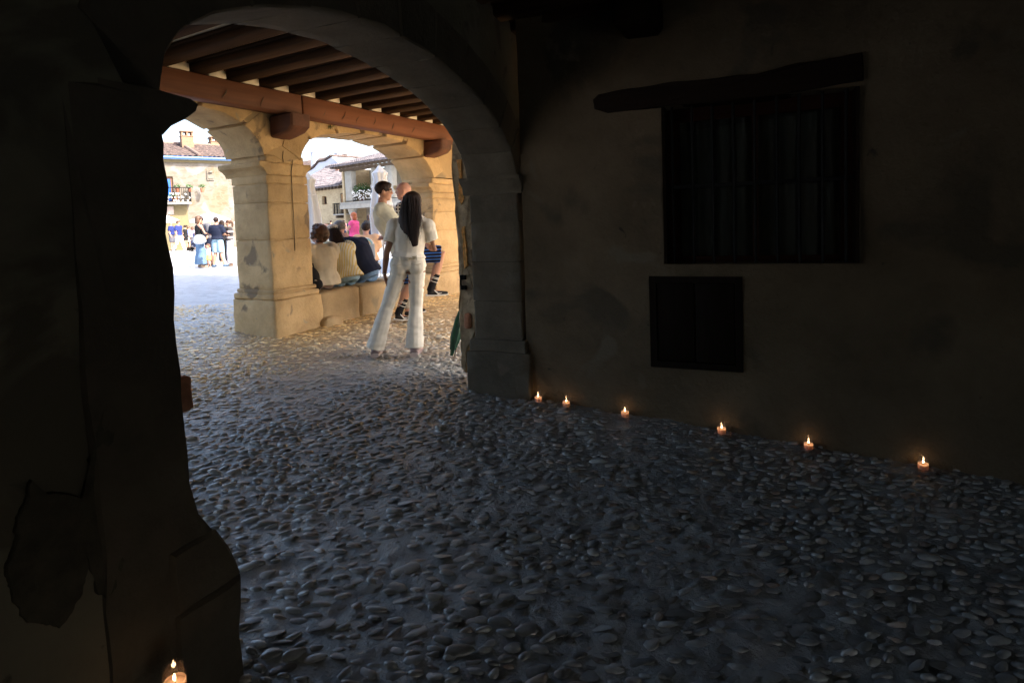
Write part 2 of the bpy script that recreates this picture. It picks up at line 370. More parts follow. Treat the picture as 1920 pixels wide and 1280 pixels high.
# cobbles: rounded river pebbles set on edge, in loose rows
def dome(n, rings, h0=1.0, seed=0):
    v = []; f = []; ex = 2.3 + .5 * sin(seed)
    for r in range(rings + 1):
        th = (pi / 2) * r / (rings + .35) - .18; cr = cos(th); z = sin(th)
        for k in range(n):
            a = 2 * pi * k / n; c, s = cos(a), sin(a); q = (abs(c) ** ex + abs(s) ** ex) ** (-1 / ex)
            wv = 1 + .12 * sin(2 * a + seed) + .1 * sin(3 * a + seed * 2.1) + .05 * sin(5 * a + seed)
            v.append((c * q * cr * wv, s * q * cr * wv, (z if z < 0 else z ** .8) * h0 * (1 + .1 * sin(a + seed))))
    for r in range(rings):
        for k in range(n): k2 = (k + 1) % n; f.append((r * n + k, r * n + k2, (r + 1) * n + k2, (r + 1) * n + k))
    t = len(v); v.append((0, 0, h0 * .99))
    for k in range(n): f.append((rings * n + k, rings * n + (k + 1) % n, t))
    return np.array(v), f
def rowsdir(x, y): return .12 + .5 * noise.noise(Vector((x * .35, y * .35, 5)))
pebs = []
row = .9
while row < 14.5:
    st = (.038 + .0032 * row) * (1.15 if row < 2.7 else 1); x = -11.0
    while x < 3.6:
        L = random.uniform(.042, .082) * random.choice((1, 1, 1, 1.35)) * (1.15 if row < 2.7 else 1)
        xx = x + L * .5; yy = row + .25 * noise.noise(Vector((xx * .5, row * .4, 1))) + random.uniform(-.018, .018) - .1 * xx
        x += L + random.uniform(-.002, .012) * (1.2 if row < 2.7 else 1)
        if yy < .75 or xx > 3.5: continue
        if xx < -1.35 * yy - .4: continue
        d1 = -.875 * xx + .485 * yy - 5.7
        if d1 > 1.5 and yy > 9.5: continue
        if xx > 2.2 - .0 * yy and yy > 4.2: continue
        if xx > .6 and yy > 5.4 - .4 * xx: continue
        q = Vector((xx, yy, 0)); bury = noise.noise(q * .8 + Vector((3, 9, 2))) + .35 * noise.noise(q * 2.3)
        if bury > .62: continue
        if random.random() < .03: continue
        ex = random.uniform(.002, .01) if bury > .12 else random.uniform(.006, .018)
        if d1 > -.6: ex *= .6
        W = L * random.uniform(.36, .6)
        pebs.append((xx, yy, L * .5, W * .5, ex, rowsdir(xx, yy) * .6 + random.gauss(0, .28), random.random(), random.random()))
    row += st
pebs.sort(key=lambda p: -(p[2] * p[3]) / (p[0] ** 2 + p[1] ** 2 + 1.2))
def inview(p):
    q = CM.transposed() @ (Vector((p[0], p[1], ground_z(p[0], p[1]))) - EYE)
    if q.z > -.1: return False
    return 440 < PX + F * q.x / -q.z < 1900 and PY - F * q.y / -q.z < 1275
single = [p for p in pebs if inview(p)][:300]; sset = set(id(p) for p in single); rest = [p for p in pebs if id(p) not in sset]
variants = []
for k in range(8):
    v, f = dome(12, 3, 1, k * 1.7); me = bpy.data.meshes.new('cobblestone'); me.from_pydata(v.tolist(), [], f); me.polygons.foreach_set('use_smooth', [True] * len(me.polygons)); me.materials.append(M_PEBO); variants.append(me)
for i, p in enumerate(single):
    o = bpy.data.objects.new('cobblestone', variants[i % 8]); COL.objects.link(o); o.parent = ground
    o.location = (p[0], p[1], gfine(p[0], p[1]) - .002); o.scale = (p[2], p[3], p[4]); o.rotation_euler = (random.gauss(0, .1), random.gauss(0, .08), p[5])
vv, ff = [], []; tints = []; base = [dome(10, 2, 1, k * 1.7) for k in range(6)]; off = 0; allv = []; allf = []
for i, p in enumerate(rest):
    b, f = base[i % 6]; c, s = cos(p[5]), sin(p[5]); x = b[:, 0] * p[2]; y = b[:, 1] * p[3]; z = b[:, 2] * p[4]
    tl = random.gauss(0, .14); z = z + x * tl; u_ = RNG.normal(0, .05, len(b)); x = x * (1 + u_); y = y * (1 + RNG.normal(0, .06, len(b)))
    allv.append(np.stack([x * c - y * s + p[0], x * s + y * c + p[1], z + gfine(p[0], p[1]) - .002], 1)); allf += [tuple(j + off for j in q) for q in f]; off += len(b)
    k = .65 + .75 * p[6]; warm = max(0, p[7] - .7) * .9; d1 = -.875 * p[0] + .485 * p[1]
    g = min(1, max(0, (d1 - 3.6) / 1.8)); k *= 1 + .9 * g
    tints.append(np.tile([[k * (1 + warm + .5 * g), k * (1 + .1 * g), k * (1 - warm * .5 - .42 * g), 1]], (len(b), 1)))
me = bpy.data.meshes.new('cobbles'); me.from_pydata(np.concatenate(allv).tolist(), [], allf)
ca = me.color_attributes.new('tint', 'FLOAT_COLOR', 'POINT'); ca.data.foreach_set('color', np.concatenate(tints).astype(np.float32).ravel())
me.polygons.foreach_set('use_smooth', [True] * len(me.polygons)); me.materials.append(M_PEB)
cob = bpy.data.objects.new('cobbles', me); COL.objects.link(cob); cob.parent = ground; cob['kind'] = 'stuff'
print('PEBBLES', len(pebs))

# ------------------------------------------------------------------ the passage: arch wall, right wall, ceiling
AW = Fr(.07, 4.86, 21.9); TH = .43
left_prof = [(-3.06, .0), (-3.06, .11), (-3.035, .2), (-3.04, .3), (-3.08, .42), (-3.13, .52), (-3.17, .58), (-3.19, .7), (-3.19, .92), (-3.2, 1.19), (-3.2, 1.28), (-3.19, 1.44), (-3.21, 1.53), (-3.235, 1.67), (-3.2, 1.71), (-3.21, 1.8), (-3.2, 1.86)]
arch_prof = [(-3.21, 2.0), (-3.18, 2.13), (-3.1, 2.24), (-2.98, 2.32), (-2.8, 2.40), (-2.52, 2.49), (-2.25, 2.55), (-1.88, 2.59), (-1.44, 2.57), (-1.03, 2.50), (-.75, 2.43), (-.5, 2.33), (-.31, 2.23), (-.18, 2.11), (-.1, 2.0), (-.065, 1.9)]
right_prof = [(-.06, 1.86), (-.06, 1.6), (-.055, 1.15), (-.055, .7), (-.06, .55), (-.1, .5), (-.105, .44), (-.11, .3), (-.115, 0)]
def resample(pl, step):
    o = [];
    for a, b in zip(pl, pl[1:]):
        k = max(1, int(sqrt((a[0] - b[0]) ** 2 + (a[1] - b[1]) ** 2) / step)); o += [(a[0] + (b[0] - a[0]) * i / k, a[1] + (b[1] - a[1]) * i / k) for i in range(k)]
    return o + [pl[-1]]
aw = thing('arch_wall', 'dark plastered passage wall pierced by the wide low stone arch in the foreground', 'wall', (.07, 4.86, 0))
# wall body outside the dressed stones
def offset_open(o): # enlarged opening for the plaster
    pts = [(-3.34, -.3), (-3.34, .5), (-3.235, .54), (-3.235, 1.3), (-3.26, 1.66), (-3.245, 1.86)] + [(-1.63 + (a + 1.63) * 1.14, z + .24) for a, z in arch_prof] + [(.16, 1.85), (.16, -.3)]
    return resample(pts, .12)
pr = offset_open(0); OUT = []
S0, S1, ZT = -6.8, .17, 3.7
n_ = len(pr)
for i, (a, z) in enumerate(pr):
    if a < -2.9 and z <= 1.865: OUT.append((S0, -.3 + (z + .3) / 2.15 * 4.0))
    elif a >= .155 and z <= 1.865: OUT.append((.17, -.3 + (z + .3) / 2.15 * 4.0))
    else:
        k = (a + 3.45) / 3.61; OUT.append((S0 + (S1 - S0) * min(1, max(0, k)), ZT))
v1, f1 = ring_wall(AW, pr, OUT, .0, .02, 1); v2, f2 = ring_wall(AW, pr, OUT, TH, .012, 2)
mb = MB(); mb.add(v1, f1); n1 = len(mb.v); mb.add(v2, [q[::-1] for q in f2])
for i in range(n_ - 1): mb.f.append((i, n1 + i, n1 + i + 1, i + 1))
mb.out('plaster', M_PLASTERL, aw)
# bare patch where the plaster has fallen, low on the left pier
patch = [AW.px(x, y) for x, y in ((62, 900), (75, 930), (110, 925), (150, 935), (165, 860), (190, 830), (192, 730), (215, 725), (228, 790), (215, 900), (222, 980), (226, 1080), (200, 1120), (180, 1110), (165, 1060), (150, 1120), (105, 1182), (60, 1165), (20, 1110), (12, 1070), (30, 1010), (35, 960))]
def fray(P, n=3, k=.16):
    P = [Vector(p) for p in P]
    for _ in range(n):
        Q = []
        for a, b in zip(P, P[1:] + P[:1]): d = b - a; Q += [a, (a + b) / 2 + Vector((-d.y, d.x)) * random.uniform(-k, k)]
        P = Q
    return [tuple(p) for p in P]
prism('bare_patch', AW, fray(patch), -.008, .03, M_BARE, aw, amp=.01, div=2, bev=.004, step=.03, sc=9)
# left pier: courses traced, each its own block
def clip_prof(pl, za, zb):
    o = []
    def s_at(z):
        for (a0, z0), (a1, z1) in zip(pl, pl[1:]):
            if min(z0, z1) - 1e-6 <= z <= max(z0, z1) + 1e-6: return a0 + (a1 - a0) * ((z - z0) / (z1 - z0) if z1 != z0 else 0)
        return pl[-1][0]
    o.append((s_at(za), za)); o += [(a, z) for a, z in pl if min(za, zb) + .004 < z < max(za, zb) - .004]; o.append((s_at(zb), zb)); return o
zs = [-.15, .3, .515, .86, 1.2, 1.53, 1.69, 1.87]; xl = -3.3
lp = [(-3.06, -.3)] + left_prof + [(-3.2, 1.9)]
for a, b in zip(zs, zs[1:]):
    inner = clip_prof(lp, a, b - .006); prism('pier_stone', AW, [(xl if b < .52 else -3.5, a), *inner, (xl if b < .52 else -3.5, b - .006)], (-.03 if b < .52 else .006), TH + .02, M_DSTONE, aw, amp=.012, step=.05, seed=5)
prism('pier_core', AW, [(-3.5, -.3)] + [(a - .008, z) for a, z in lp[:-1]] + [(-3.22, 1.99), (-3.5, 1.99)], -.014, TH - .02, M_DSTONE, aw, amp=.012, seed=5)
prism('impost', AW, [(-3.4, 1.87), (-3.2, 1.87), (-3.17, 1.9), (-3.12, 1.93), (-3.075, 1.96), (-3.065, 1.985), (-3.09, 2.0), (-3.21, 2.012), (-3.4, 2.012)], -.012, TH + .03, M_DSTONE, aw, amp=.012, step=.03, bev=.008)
rp = [(-.115, -.3)] + right_prof[::-1] + [(-.06, 1.9)]
zr = [-.15, .43, .53, .86, 1.2, 1.54, 1.77]
for a, b in zip(zr, zr[1:]):
    inner = clip_prof(rp, a, b - .005); ex = (.07 if b < .5 else (.04 if b < .6 else 0))
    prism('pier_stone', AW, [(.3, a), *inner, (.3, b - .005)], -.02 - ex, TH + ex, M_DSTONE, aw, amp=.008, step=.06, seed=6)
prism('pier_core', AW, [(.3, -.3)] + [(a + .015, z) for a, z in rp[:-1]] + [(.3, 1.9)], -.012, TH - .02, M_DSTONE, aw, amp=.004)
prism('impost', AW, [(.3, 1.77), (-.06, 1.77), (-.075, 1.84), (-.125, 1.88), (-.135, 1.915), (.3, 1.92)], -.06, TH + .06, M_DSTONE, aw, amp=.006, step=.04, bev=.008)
# voussoirs along the soffit
ap = resample(arch_prof, .03); lens = [0]
for a, b in zip(ap, ap[1:]): lens.append(lens[-1] + sqrt((a[0] - b[0]) ** 2 + (a[1] - b[1]) ** 2))
cuts = [c * lens[-1] for c in (0, .08, .17, .265, .365, .47, .575, .68, .775, .86, .935, 1)]
ctr = (-1.63, .6)
def pick(L):
    for i in range(len(ap) - 1):
        if lens[i] <= L <= lens[i + 1] + 1e-6:
            k = (L - lens[i]) / (lens[i + 1] - lens[i]); return (ap[i][0] + (ap[i + 1][0] - ap[i][0]) * k, ap[i][1] + (ap[i + 1][1] - ap[i][1]) * k)
    return ap[-1]
for a, b in zip(cuts, cuts[1:]):
    inn = [pick(a + .003)] + [p for p, l in zip(ap, lens) if a + .01 < l < b - .01][::3] + [pick(b - .003)]
    def outw(p):
        d = Vector((p[0] - ctr[0], (p[1] - ctr[1]))).normalized(); return (p[0] + d.x * .3, p[1] + d.y * .3)
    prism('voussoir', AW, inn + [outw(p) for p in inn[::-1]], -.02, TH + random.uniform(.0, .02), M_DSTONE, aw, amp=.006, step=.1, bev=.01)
# rough timber-and-plaster jamb standing beyond the right pier
jb = thing('gate_jamb', 'rough pale jamb with worn slots and iron latch beyond the right pier', 'door jamb', tuple(AW.P(-.06, TH, 0)))
JF = Fr(*AW.P(.02, TH, 0).xy, AW.az + 90)
def jx(x, y): return JF.px(x, y)
jo = [jx(*p) for p in ((848, 262), (862, 256), (868, 262), (872, 300), (876, 330), (879, 345), (882, 400), (886, 460), (889, 540), (896, 575), (893, 600), (890, 625), (878, 645), (873, 665), (872, 700), (866, 690), (864, 640), (861, 590), (861, 530), (857, 450), (852, 380), (846, 300))]
M_JAMB = mat('rough_pale_render', (.46, .37, .25), .9, .15, .4, 9, bump=.9, bsc=26, patch=[((.26, .2, .14), 6, .55)])
prism('rough_render', JF, jo, .0, .14, M_JAMB, jb, amp=.012, step=.04, bev=.01, sc=12)
M_SLOT = mat('warm_lit_slot', (.8, .42, .14), .8, .2, .45, 26, bump=.8, bsc=60)  # warm light inside the slots, put into their orange colour
for pts in (((858, 300), (866, 299), (868, 340), (871, 372), (866, 384), (861, 372), (862, 335)), ((867, 426), (872, 424), (875, 452), (878, 498), (872, 504), (869, 470))):
    prism('slot', JF, [jx(*p) for p in pts], -.014, .02, M_SLOT, jb, amp=.008, step=.02, bev=.003, sc=20)
s_, z_ = jx(869, 528); lt = MB(); lt.tube([JF.P(s_ - .0, -.03, z_ + .06), JF.P(s_ - .012, -.04, z_), JF.P(s_ + .002, -.03, z_ - .07)], .006); lt.box(JF, s_ - .02, s_ + .03, -.03, .0, z_ + .02, z_ + .06); lt.box(JF, s_ - .015, s_ + .03, -.03, .0, z_ - .07, z_ - .035); lt.out('latch', M_IRON, jb)
M_BRICK = mat('old_brick', (.42, .2, .12), .85, .2, .3, 15, bump=.5, bsc=50)
s_, z_ = jx(879, 601); rock('brick', JF, s_ - .035, s_ + .03, -.035, .03, z_ - .07, z_ + .07, M_BRICK, jb, amp=.006, div=.05)
Yl = AW.P(-3.26, TH + .12, 0)
BF = Fr(Yl.x, Yl.y, AW.az); s_, z_ = BF.px(350, 738)
bk = rock('brick', BF, s_ - .09, s_ + .018, -.03, .04, z_ - .075, z_ + .085, M_BRICK, None, amp=.006, div=.05); tag(bk, 'orange brick jutting out behind the left pier at waist height', 'brick')

RW = Fr(.1, 4.80, 113.0)
rw = thing('right_wall', 'dim plastered wall on the right with barred window and small cupboard door', 'wall', tuple(RW.P(0, 0, 0)))
wh = (RW.px(1243, 350)[0], RW.px(1612, 300)[0], RW.px(1430, 494)[1], 2.345); ch_ = (RW.px(1219, 600)[0], RW.px(1393, 600)[0], RW.px(1305, 692)[1], RW.px(1305, 518)[1])
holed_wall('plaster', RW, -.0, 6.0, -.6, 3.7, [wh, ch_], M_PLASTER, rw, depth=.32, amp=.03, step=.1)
mb = MB(); mb.box(RW, 0, 6.0, .36, .42, -.6, 5.35); mb.out('wall_back', mat('sunlit_ochre_render', (.5, .4, .27), .9, .1, .15, 2), rw)
M_DWOOD = wood('dark_oak', (.018, .012, .009), (RW.d.x, RW.d.y, 0)); M_RWOOD = wood('red_brown_window_timber', (.03, .012, .008), (RW.d.x, RW.d.y, 0))
lint = [RW.px(*p) for p in ((1114, 205), (1112, 188), (1122, 178), (1240, 158), (1420, 138), (1500, 118), (1618, 101), (1618, 150), (1500, 172), (1380, 190), (1245, 200), (1140, 212))]
prism('lintel', RW, lint, -.022, .2, M_DWOOD, rw, amp=.01, step=.06)
wn = sub(mesh_obj('window', *(lambda m: (m.v, m.f))(MB().box(RW, wh[0], wh[1], .17, .2, wh[2], wh[2] + .045).box(RW, wh[0], wh[1], .17, .2, wh[3] - .1, wh[3]).box(RW, wh[0], wh[0] + .11, .17, .2, wh[2] + .045, wh[3] - .1).box(RW, wh[1] - .09, wh[1], .17, .2, wh[2] + .045, wh[3] - .1).box(RW, (wh[0] + wh[1]) / 2 - .02, (wh[0] + wh[1]) / 2 + .02, .172, .198, wh[2] + .045, wh[3] - .1)), M_RWOOD, rw))
for i in range(9):
    s = wh[0] + .07 + i * (wh[1] - wh[0] - .14) / 8
    b = MB(); b.tube([RW.P(s, .05, wh[2] - .02), RW.P(s + random.uniform(-.004, .004), .05, 1.75), RW.P(s, .05, wh[3])], random.uniform(.010, .013), 7); b.out('bar', M_IRON, wn)
b = MB(); b.box(RW, wh[0] - .01, wh[1] + .01, .044, .056, 1.735, 1.762); b.out('cross_bar', M_IRON, wn)
lm = MB(); lm.box(RW, wh[1] - .02, wh[1] - .001, -.004, .168, wh[2], wh[3]).box(RW, wh[0] + .001, wh[0] + .02, -.004, .168, wh[2], wh[3]); lm.out('lining', M_DWOOD, wn)  # dark boards added to keep the lit window reveals dark
# curtain folds
v = []; f = []; nC = 90
for j in range(9):
    for i in range(nC + 1):
        s = wh[0] + .02 + (wh[1] - wh[0] - .04) * i / nC; z = wh[2] + .01 + (wh[3] - wh[2] - .02) * j / 8
        v.append(RW.P(s, .245 + .016 * sin(i * .75 + .5 * sin(i * .23)) * (1 - .02 * j), z))
for j in range(8):
    for i in range(nC): a = j * (nC + 1) + i; f.append((a, a + 1, a + nC + 2, a + nC + 1))
mesh_obj('curtain', v, f, mat('grey_curtain', (.035, .04, .035), .9, .05, .1, 5), wn, ang=0)
b = MB(); b.box(RW, wh[0] + .11, wh[1] - .09, .184, .187, wh[2] + .045, wh[3] - .1); b.out('pane', M_GLASS, wn)
M_CUP = wood('almost_black_door', (.012, .009, .007), (0, 0, 1))
cd = sub(mesh_obj('cupboard_door', *(lambda m: (m.v, m.f))(MB().box(RW, ch_[0], ch_[1], -.012, .03, ch_[2], ch_[2] + .05).box(RW, ch_[0], ch_[1], -.012, .03, ch_[3] - .05, ch_[3]).box(RW, ch_[0], ch_[0] + .05, -.012, .03, ch_[2] + .05, ch_[3] - .05).box(RW, ch_[1] - .05, ch_[1], -.012, .03, ch_[2] + .05, ch_[3] - .05)), M_CUP, rw))
mid = (ch_[0] + ch_[1]) / 2
for a, b_ in ((ch_[0] + .052, mid - .004), (mid + .004, ch_[1] - .052)):
    plank('leaf', RW, a, b_, .0, .028, ch_[2] + .052, ch_[3] - .052, M_CUP, cd, amp=.001)
# ceiling, beams, the unseen end walls and the storey above
ceil = MB(); zc = 3.35
xs = [-8, 4.5]; ceil.add([Vector((-8, -4, zc)), Vector((6, -4, zc)), Vector((6, 6, zc)), Vector((-8, 6, zc))], [(0, 1, 2, 3)])
c_o = None
pc = [AW.P(-6.8, -.02, zc), AW.P(.1, -.02, zc), RW.P(0, .1, zc), RW.P(6, .1, zc), Vector((6, -3.2, zc)), Vector((-6.5, -3.2, zc))]
c_o = mesh_obj('ceiling', pc + [p + Vector((0, 0, .12)) for p in pc], [(0, 1, 2, 3, 4, 5), (11, 10, 9, 8, 7, 6)] + [(i, (i + 1) % 6, (i + 1) % 6 + 6, i + 6) for i in range(6)], mat('dark_ceiling_boards', (.05, .04, .03), .9, .1, .3, 4), smooth=False); c_o['kind'] = 'structure'
sb_, zb_ = RW.px(1207, 70)
cr = rock('corbel', RW, sb_ - .16, sb_ + .14, -.38, .05, zb_, zb_ + .26, M_DWOOD, None, amp=.006, bev=.04); tag(cr, 'black timber corbel projecting from the right wall high above the window', 'corbel')
mbw = MB()
q = [AW.P(-6.8, -.0, 0), Vector((-7.0, -3.2, 0)), Vector((6.2, -3.2, 0)), RW.P(6, .1, 0)]
for a, b in zip(q, q[1:]):
    k = len(mbw.v); mbw.v += [a + Vector((0, 0, -.8)), b + Vector((0, 0, -.8)), b + Vector((0, 0, 3.6)), a + Vector((0, 0, 3.6))]; mbw.f.append((k, k + 1, k + 2, k + 3))
# opening added in the unseen back wall, lets daylight fill the passage
mbw.f.pop(1); k = len(mbw.v); xa, xb, ya = -7.0, 6.2, -3.2
BK = Fr(xa, ya, 90.0)
for a_, b_, c_, d_ in ((0, 10.2, -.8, 3.6), (11.3, 13.2, -.8, 3.6), (10.2, 11.3, -.8, .0), (10.2, 11.3, 1.75, 3.6)):
    k = len(mbw.v); mbw.v += [BK.P(a_, 0, c_), BK.P(b_, 0, c_), BK.P(b_, 0, d_), BK.P(a_, 0, d_)]; mbw.f.append((k, k + 1, k + 2, k + 3))
bw = mbw.out('back_walls', mat('pale_back_wall', (.42, .4, .35), .95, .1, .2, 2), smooth=False); bw['kind'] = 'structure'  # unseen walls, kept pale to bounce fill light into the passage

# ------------------------------------------------------------------ the gallery: pillars, arcade, beam, joists
AR = Fr(-2.80, 6.70, 29.0); TA = .70
ar = thing('arcade_wall', 'warm ochre stone arcade wall above the pillars, open to the square', 'wall', (-2.8, 6.7, 0))
ra = [(.48, 2.33), (.5, 2.43), (.55, 2.53), (.65, 2.63), (.86, 2.73), (1.2, 2.79), (1.61, 2.83), (2.05, 2.84), (2.45, 2.79), (2.78, 2.69), (3.02, 2.55), (3.17, 2.39), (3.235, 2.24)]
la = [(-3.3, 2.3), (-3.22, 2.5), (-3.05, 2.64), (-2.75, 2.75), (-2.3, 2.84), (-1.8, 2.88), (-1.3, 2.88), (-.85, 2.86), (-.5, 2.81), (-.3, 2.735), (-.15, 2.63), (-.06, 2.5), (-.02, 2.35)]
def arcade_stones(prof, cuts):
    p = resample(prof, .04); L = [0]
    for a, b in zip(p, p[1:]): L.append(L[-1] + sqrt((a[0] - b[0]) ** 2 + (a[1] - b[1]) ** 2))
    cx = (prof[0][0] + prof[-1][0]) / 2; tot = L[-1]
    for a, b in zip(cuts, cuts[1:]):
        a *= tot; b *= tot; idx = [i for i, l in enumerate(L) if a + .005 < l < b - .005]
        inn = [p[i] for i in idx[::2]] + ([p[idx[-1]]] if idx[-1] != idx[::2][-1] else [])
        def o(q):
            d = Vector((q[0] - cx, (q[1] - 1.6))).normalized(); r = (q[0] + d.x * .3, q[1] + d.y * .3); return (r[0], min(r[1], 3.1))
        prism('voussoir', AR, inn + [o(q) for q in inn[::-1]], -.006 - random.random() * .006, TA - .02, M_STONE, ar, amp=.008, step=.08, bev=.01)
arcade_stones(ra, (0, .12, .27, .42, .56, .7, .84, 1)); arcade_stones(la, (0, .14, .28, .44, .6, .73, .87, 1))
def arcade_plaster():
    mb = MB()
    def panel(prof, sa, sb):
        p = resample([(sa, prof[0][1])] + prof + [(sb, prof[-1][1])], .1); p = [(a, z + (.06 if sa < a < sb else 0)) for a, z in p]
        for t, rev in ((0, 0), (TA, 1)):
            k = len(mb.v); R = 8; n = len(p)
            for r in range(R + 1):
                for a, z in p:
                    zz = z + (5.45 - z) * (r / R) ** 1.6; q = AR.P(a, t, zz); mb.v.append(q + AR.n * (.012 * nz(q, 2, 4) + .005 * nz(q, 9, 4)))
            for r in range(R):
                for i in range(n - 1):
                    q = (k + r * n + i, k + r * n + i + 1, k + (r + 1) * n + i + 1, k + (r + 1) * n + i); mb.f.append(q if not rev else q[::-1])
        n0 = len(mb.v) - 2 * 9 * len(p)
        for i in range(len(p) - 1): mb.f.append((n0 + i, n0 + 9 * len(p) + i, n0 + 9 * len(p) + i + 1, n0 + i + 1))
    panel(la, -3.95, .24); panel(ra, .24, 3.9)
    mb.box(AR, -9, -3.95, 0, TA, 2.3, 5.45)
    return mb.out('plaster', mat('ochre_render', (.42, .3, .16), .9, .15, .14, 2.5, bump=.3, bsc=18, patch=[((.3, .24, .15), 2.2, .6)]), ar, ang=30)
arcade_plaster()
def pillar(label, s0, s1, zb, left_mould=True, right_mould=True, group='stone pillars of the arcade', zcap=2.33, w=None):
    c = AR.P((s0 + s1) / 2, TA / 2, 0); T = thing('stone_pillar', label, 'pillar', (c.x, c.y, zb), group)
    e = .055
    rock('plinth', AR, s0 - .0, s1 + .1, -.0, TA + .09, zb - .15, .70, M_STONE, T, amp=.018, bev=.018, div=.065)
    rock('base_moulding', AR, s0 - .0, s1 + .07, .004, TA + .06, .70, .775, M_STONE, T, amp=.01, bev=.022)
    rock('base_moulding', AR, s0 + .005, s1 + .03, .01, TA + .0, .78, .83, M_STONE, T, amp=.01, bev=.018)
    zz = [.835, 1.42, zcap - .47, zcap - .25]
    for a, b in zip(zz, zz[1:]): rock('shaft_stone', AR, s0 - .0 + random.uniform(0, .008), s1 - .03, .012 + random.uniform(-.006, .006), TA - .06, a, b - .007, M_STONE, T, amp=.010, bev=.009, div=.07)
    rock('neck_stone', AR, s0, s1 - .03, .006, TA - .05, zcap - .245, zcap - .15, M_STONE, T, amp=.006, bev=.01)
    rock('shaft_core', AR, s0 + .012, s1 - .045, .025, TA - .08, .7, zcap - .1, M_STONE, T, amp=.004)
    rock('bed_stone', AR, s0 + .015, s1 - .06, .012, TA - .04, zcap - .01, zcap + .09, M_STONE, T, amp=.004)
    # capital: cornice on the reveal sides only, flush with the inner face
    def cap_poly(sgn, s):
        return [(s - sgn * .06, zcap - .15), (s, zcap - .15), (s + sgn * .015, zcap - .12), (s + sgn * .05, zcap - .08), (s + sgn * .09, zcap - .06), (s + sgn * .1, zcap - .02), (s + sgn * .09, zcap), (s - sgn * .06, zcap)]
    rock('capital_core', AR, s0 + .05, s1 - .08, .004, TA - .05, zcap - .148, zcap, M_STONE, T, amp=.005)
    prism('capital_cornice', AR, cap_poly(-1, s0 + .01), -.0, TA + .06, M_STONE, T, amp=.008, step=.04, bev=.008)
    prism('capital_cornice', AR, cap_poly(1, s1 - .04), -.0 + .02, TA + .06, M_STONE, T, amp=.008, step=.04, bev=.008)
    return T
pc_ = pillar('thick ochre stone pillar in the middle, between the two arches facing the square', -.01, .62, .22)
for pts in (((549, 300), (546, 322), (547, 345), (549, 380), (551, 420), (553, 470)), ((531, 283), (530, 296), (532, 304))):
    m = MB(); m.tube([AR.P(*(lambda q: (q[0], -.0 + random.uniform(-.002, .002), q[1]))(AR.px(*p))) for p in pts], [(.004, .006)] * len(pts), 6); m.out('crack', M_BARE, pc_)
pillar('ochre stone pillar at the right end of the low bench wall, behind the people', 3.17, 3.95, .3, zcap=2.2)
pillar('ochre stone pillar at far left of the arcade, hidden by the dark pier', -4.0, -3.3, .3)
M_SILL = mat('bench_wall_stone', (.42, .31, .175), .9, .2, .16, 3, bump=.5, bsc=20, patch=[((.3, .24, .15), 3, .6)])
lw = thing('bench_wall', 'low ochre stone bench wall between the pillars where people sit', 'wall', tuple(AR.P(1.9, .2, .3)))
ss = [.72, 1.42, 2.1, 2.7, 3.16]
for a, b in zip(ss, ss[1:]): rock('stone', AR, a, b - .004, .03, .5, .12, .71 + random.uniform(-.006, .006), M_SILL, lw, amp=.016, bev=.035, div=.08)
rock('footing_stone', AR, .66, .95, -.12, .05, .1, .38, M_SILL, lw, amp=.03, bev=.05)
# roof over the gallery
gr = thing('gallery_ceiling', 'timber gallery ceiling of dark joists on a red brown beam', 'ceiling', tuple(AR.P(0, -.3, 3.1)))
M_BEAM = wood('red_brown_beam', (.175, .063, .027), (AR.d.x, AR.d.y, 0), var=.3); M_JOIST = wood('dark_brown_joist', (.046, .027, .016), (AR.n.x, AR.n.y, 0), var=.45)
M_CORB = wood('corbel_timber', (.11, .045, .026), (AR.n.x, AR.n.y, 0))
rock('beam', AR, -5.5, .335, -.27, -.05, 2.87, 3.105, wood('shaded_brown_beam', (.13, .05, .024), (AR.d.x, AR.d.y, 0), var=.3), gr, amp=.008, bev=.015, div=.25, sc=2)  # left half of the beam: falloff of light put into a darker colour
rock('beam', AR, .345, 4.6, -.275, -.05, 2.862, 3.10, M_BEAM, gr, amp=.008, bev=.015, div=.25, sc=2)
for s in (.62, .95, 1.2, 1.52, 1.9, 2.35, -.7, -.25):
    m = MB(); z = random.uniform(2.88, 2.93); m.tube([AR.P(s, -.276, z), AR.P(s + random.uniform(.02, .05), -.277, z + .05), AR.P(s + random.uniform(.05, .09), -.276, z + random.uniform(.08, .12))], [.0025, .005, .0015], 5); m.out('split', M_BARE, gr)
for s in (.22, 3.12):
    prism('corbel', Fr(*AR.P(s, 0, 0).xy, AR.az + 90), [(-.05, 2.86), (-.05, 2.6), (.1, 2.62), (.28, 2.66), (.36, 2.72), (.37, 2.86)], -.14, .14, M_CORB, gr, amp=.006, step=.05, bev=.02)
for i in range(-8, 12):
    s = .07 + i * .392 - .2; w_ = random.uniform(.165, .19)
    rock('joist', AR, s - w_ / 2, s + w_ / 2, -4.6, -.06, 3.11, 3.2, M_JOIST, gr, amp=.008, bev=.014, div=.5, sc=2, seed=i)
    b = MB(); 
    for e in (-1, 1): b.box(AR, s + e * (w_ / 2 + .018) - .02, s + e * (w_ / 2 + .018) + .02, -4.6, -.06, 3.178, 3.198)
    b.out('joist_moulding', M_JOIST, gr)
    rock('infill_stone', AR, s + w_ / 2 + .003, s + .392 - w_ / 2 - .012, -.262, -.2, 3.108, 3.198, M_CEIL, gr, amp=.002, bev=.004)
b = MB(); b.box(AR, -6.5, 5.2, -4.7, .0, 3.202, 3.3); b.out('ceiling_boards', M_CEIL, gr)
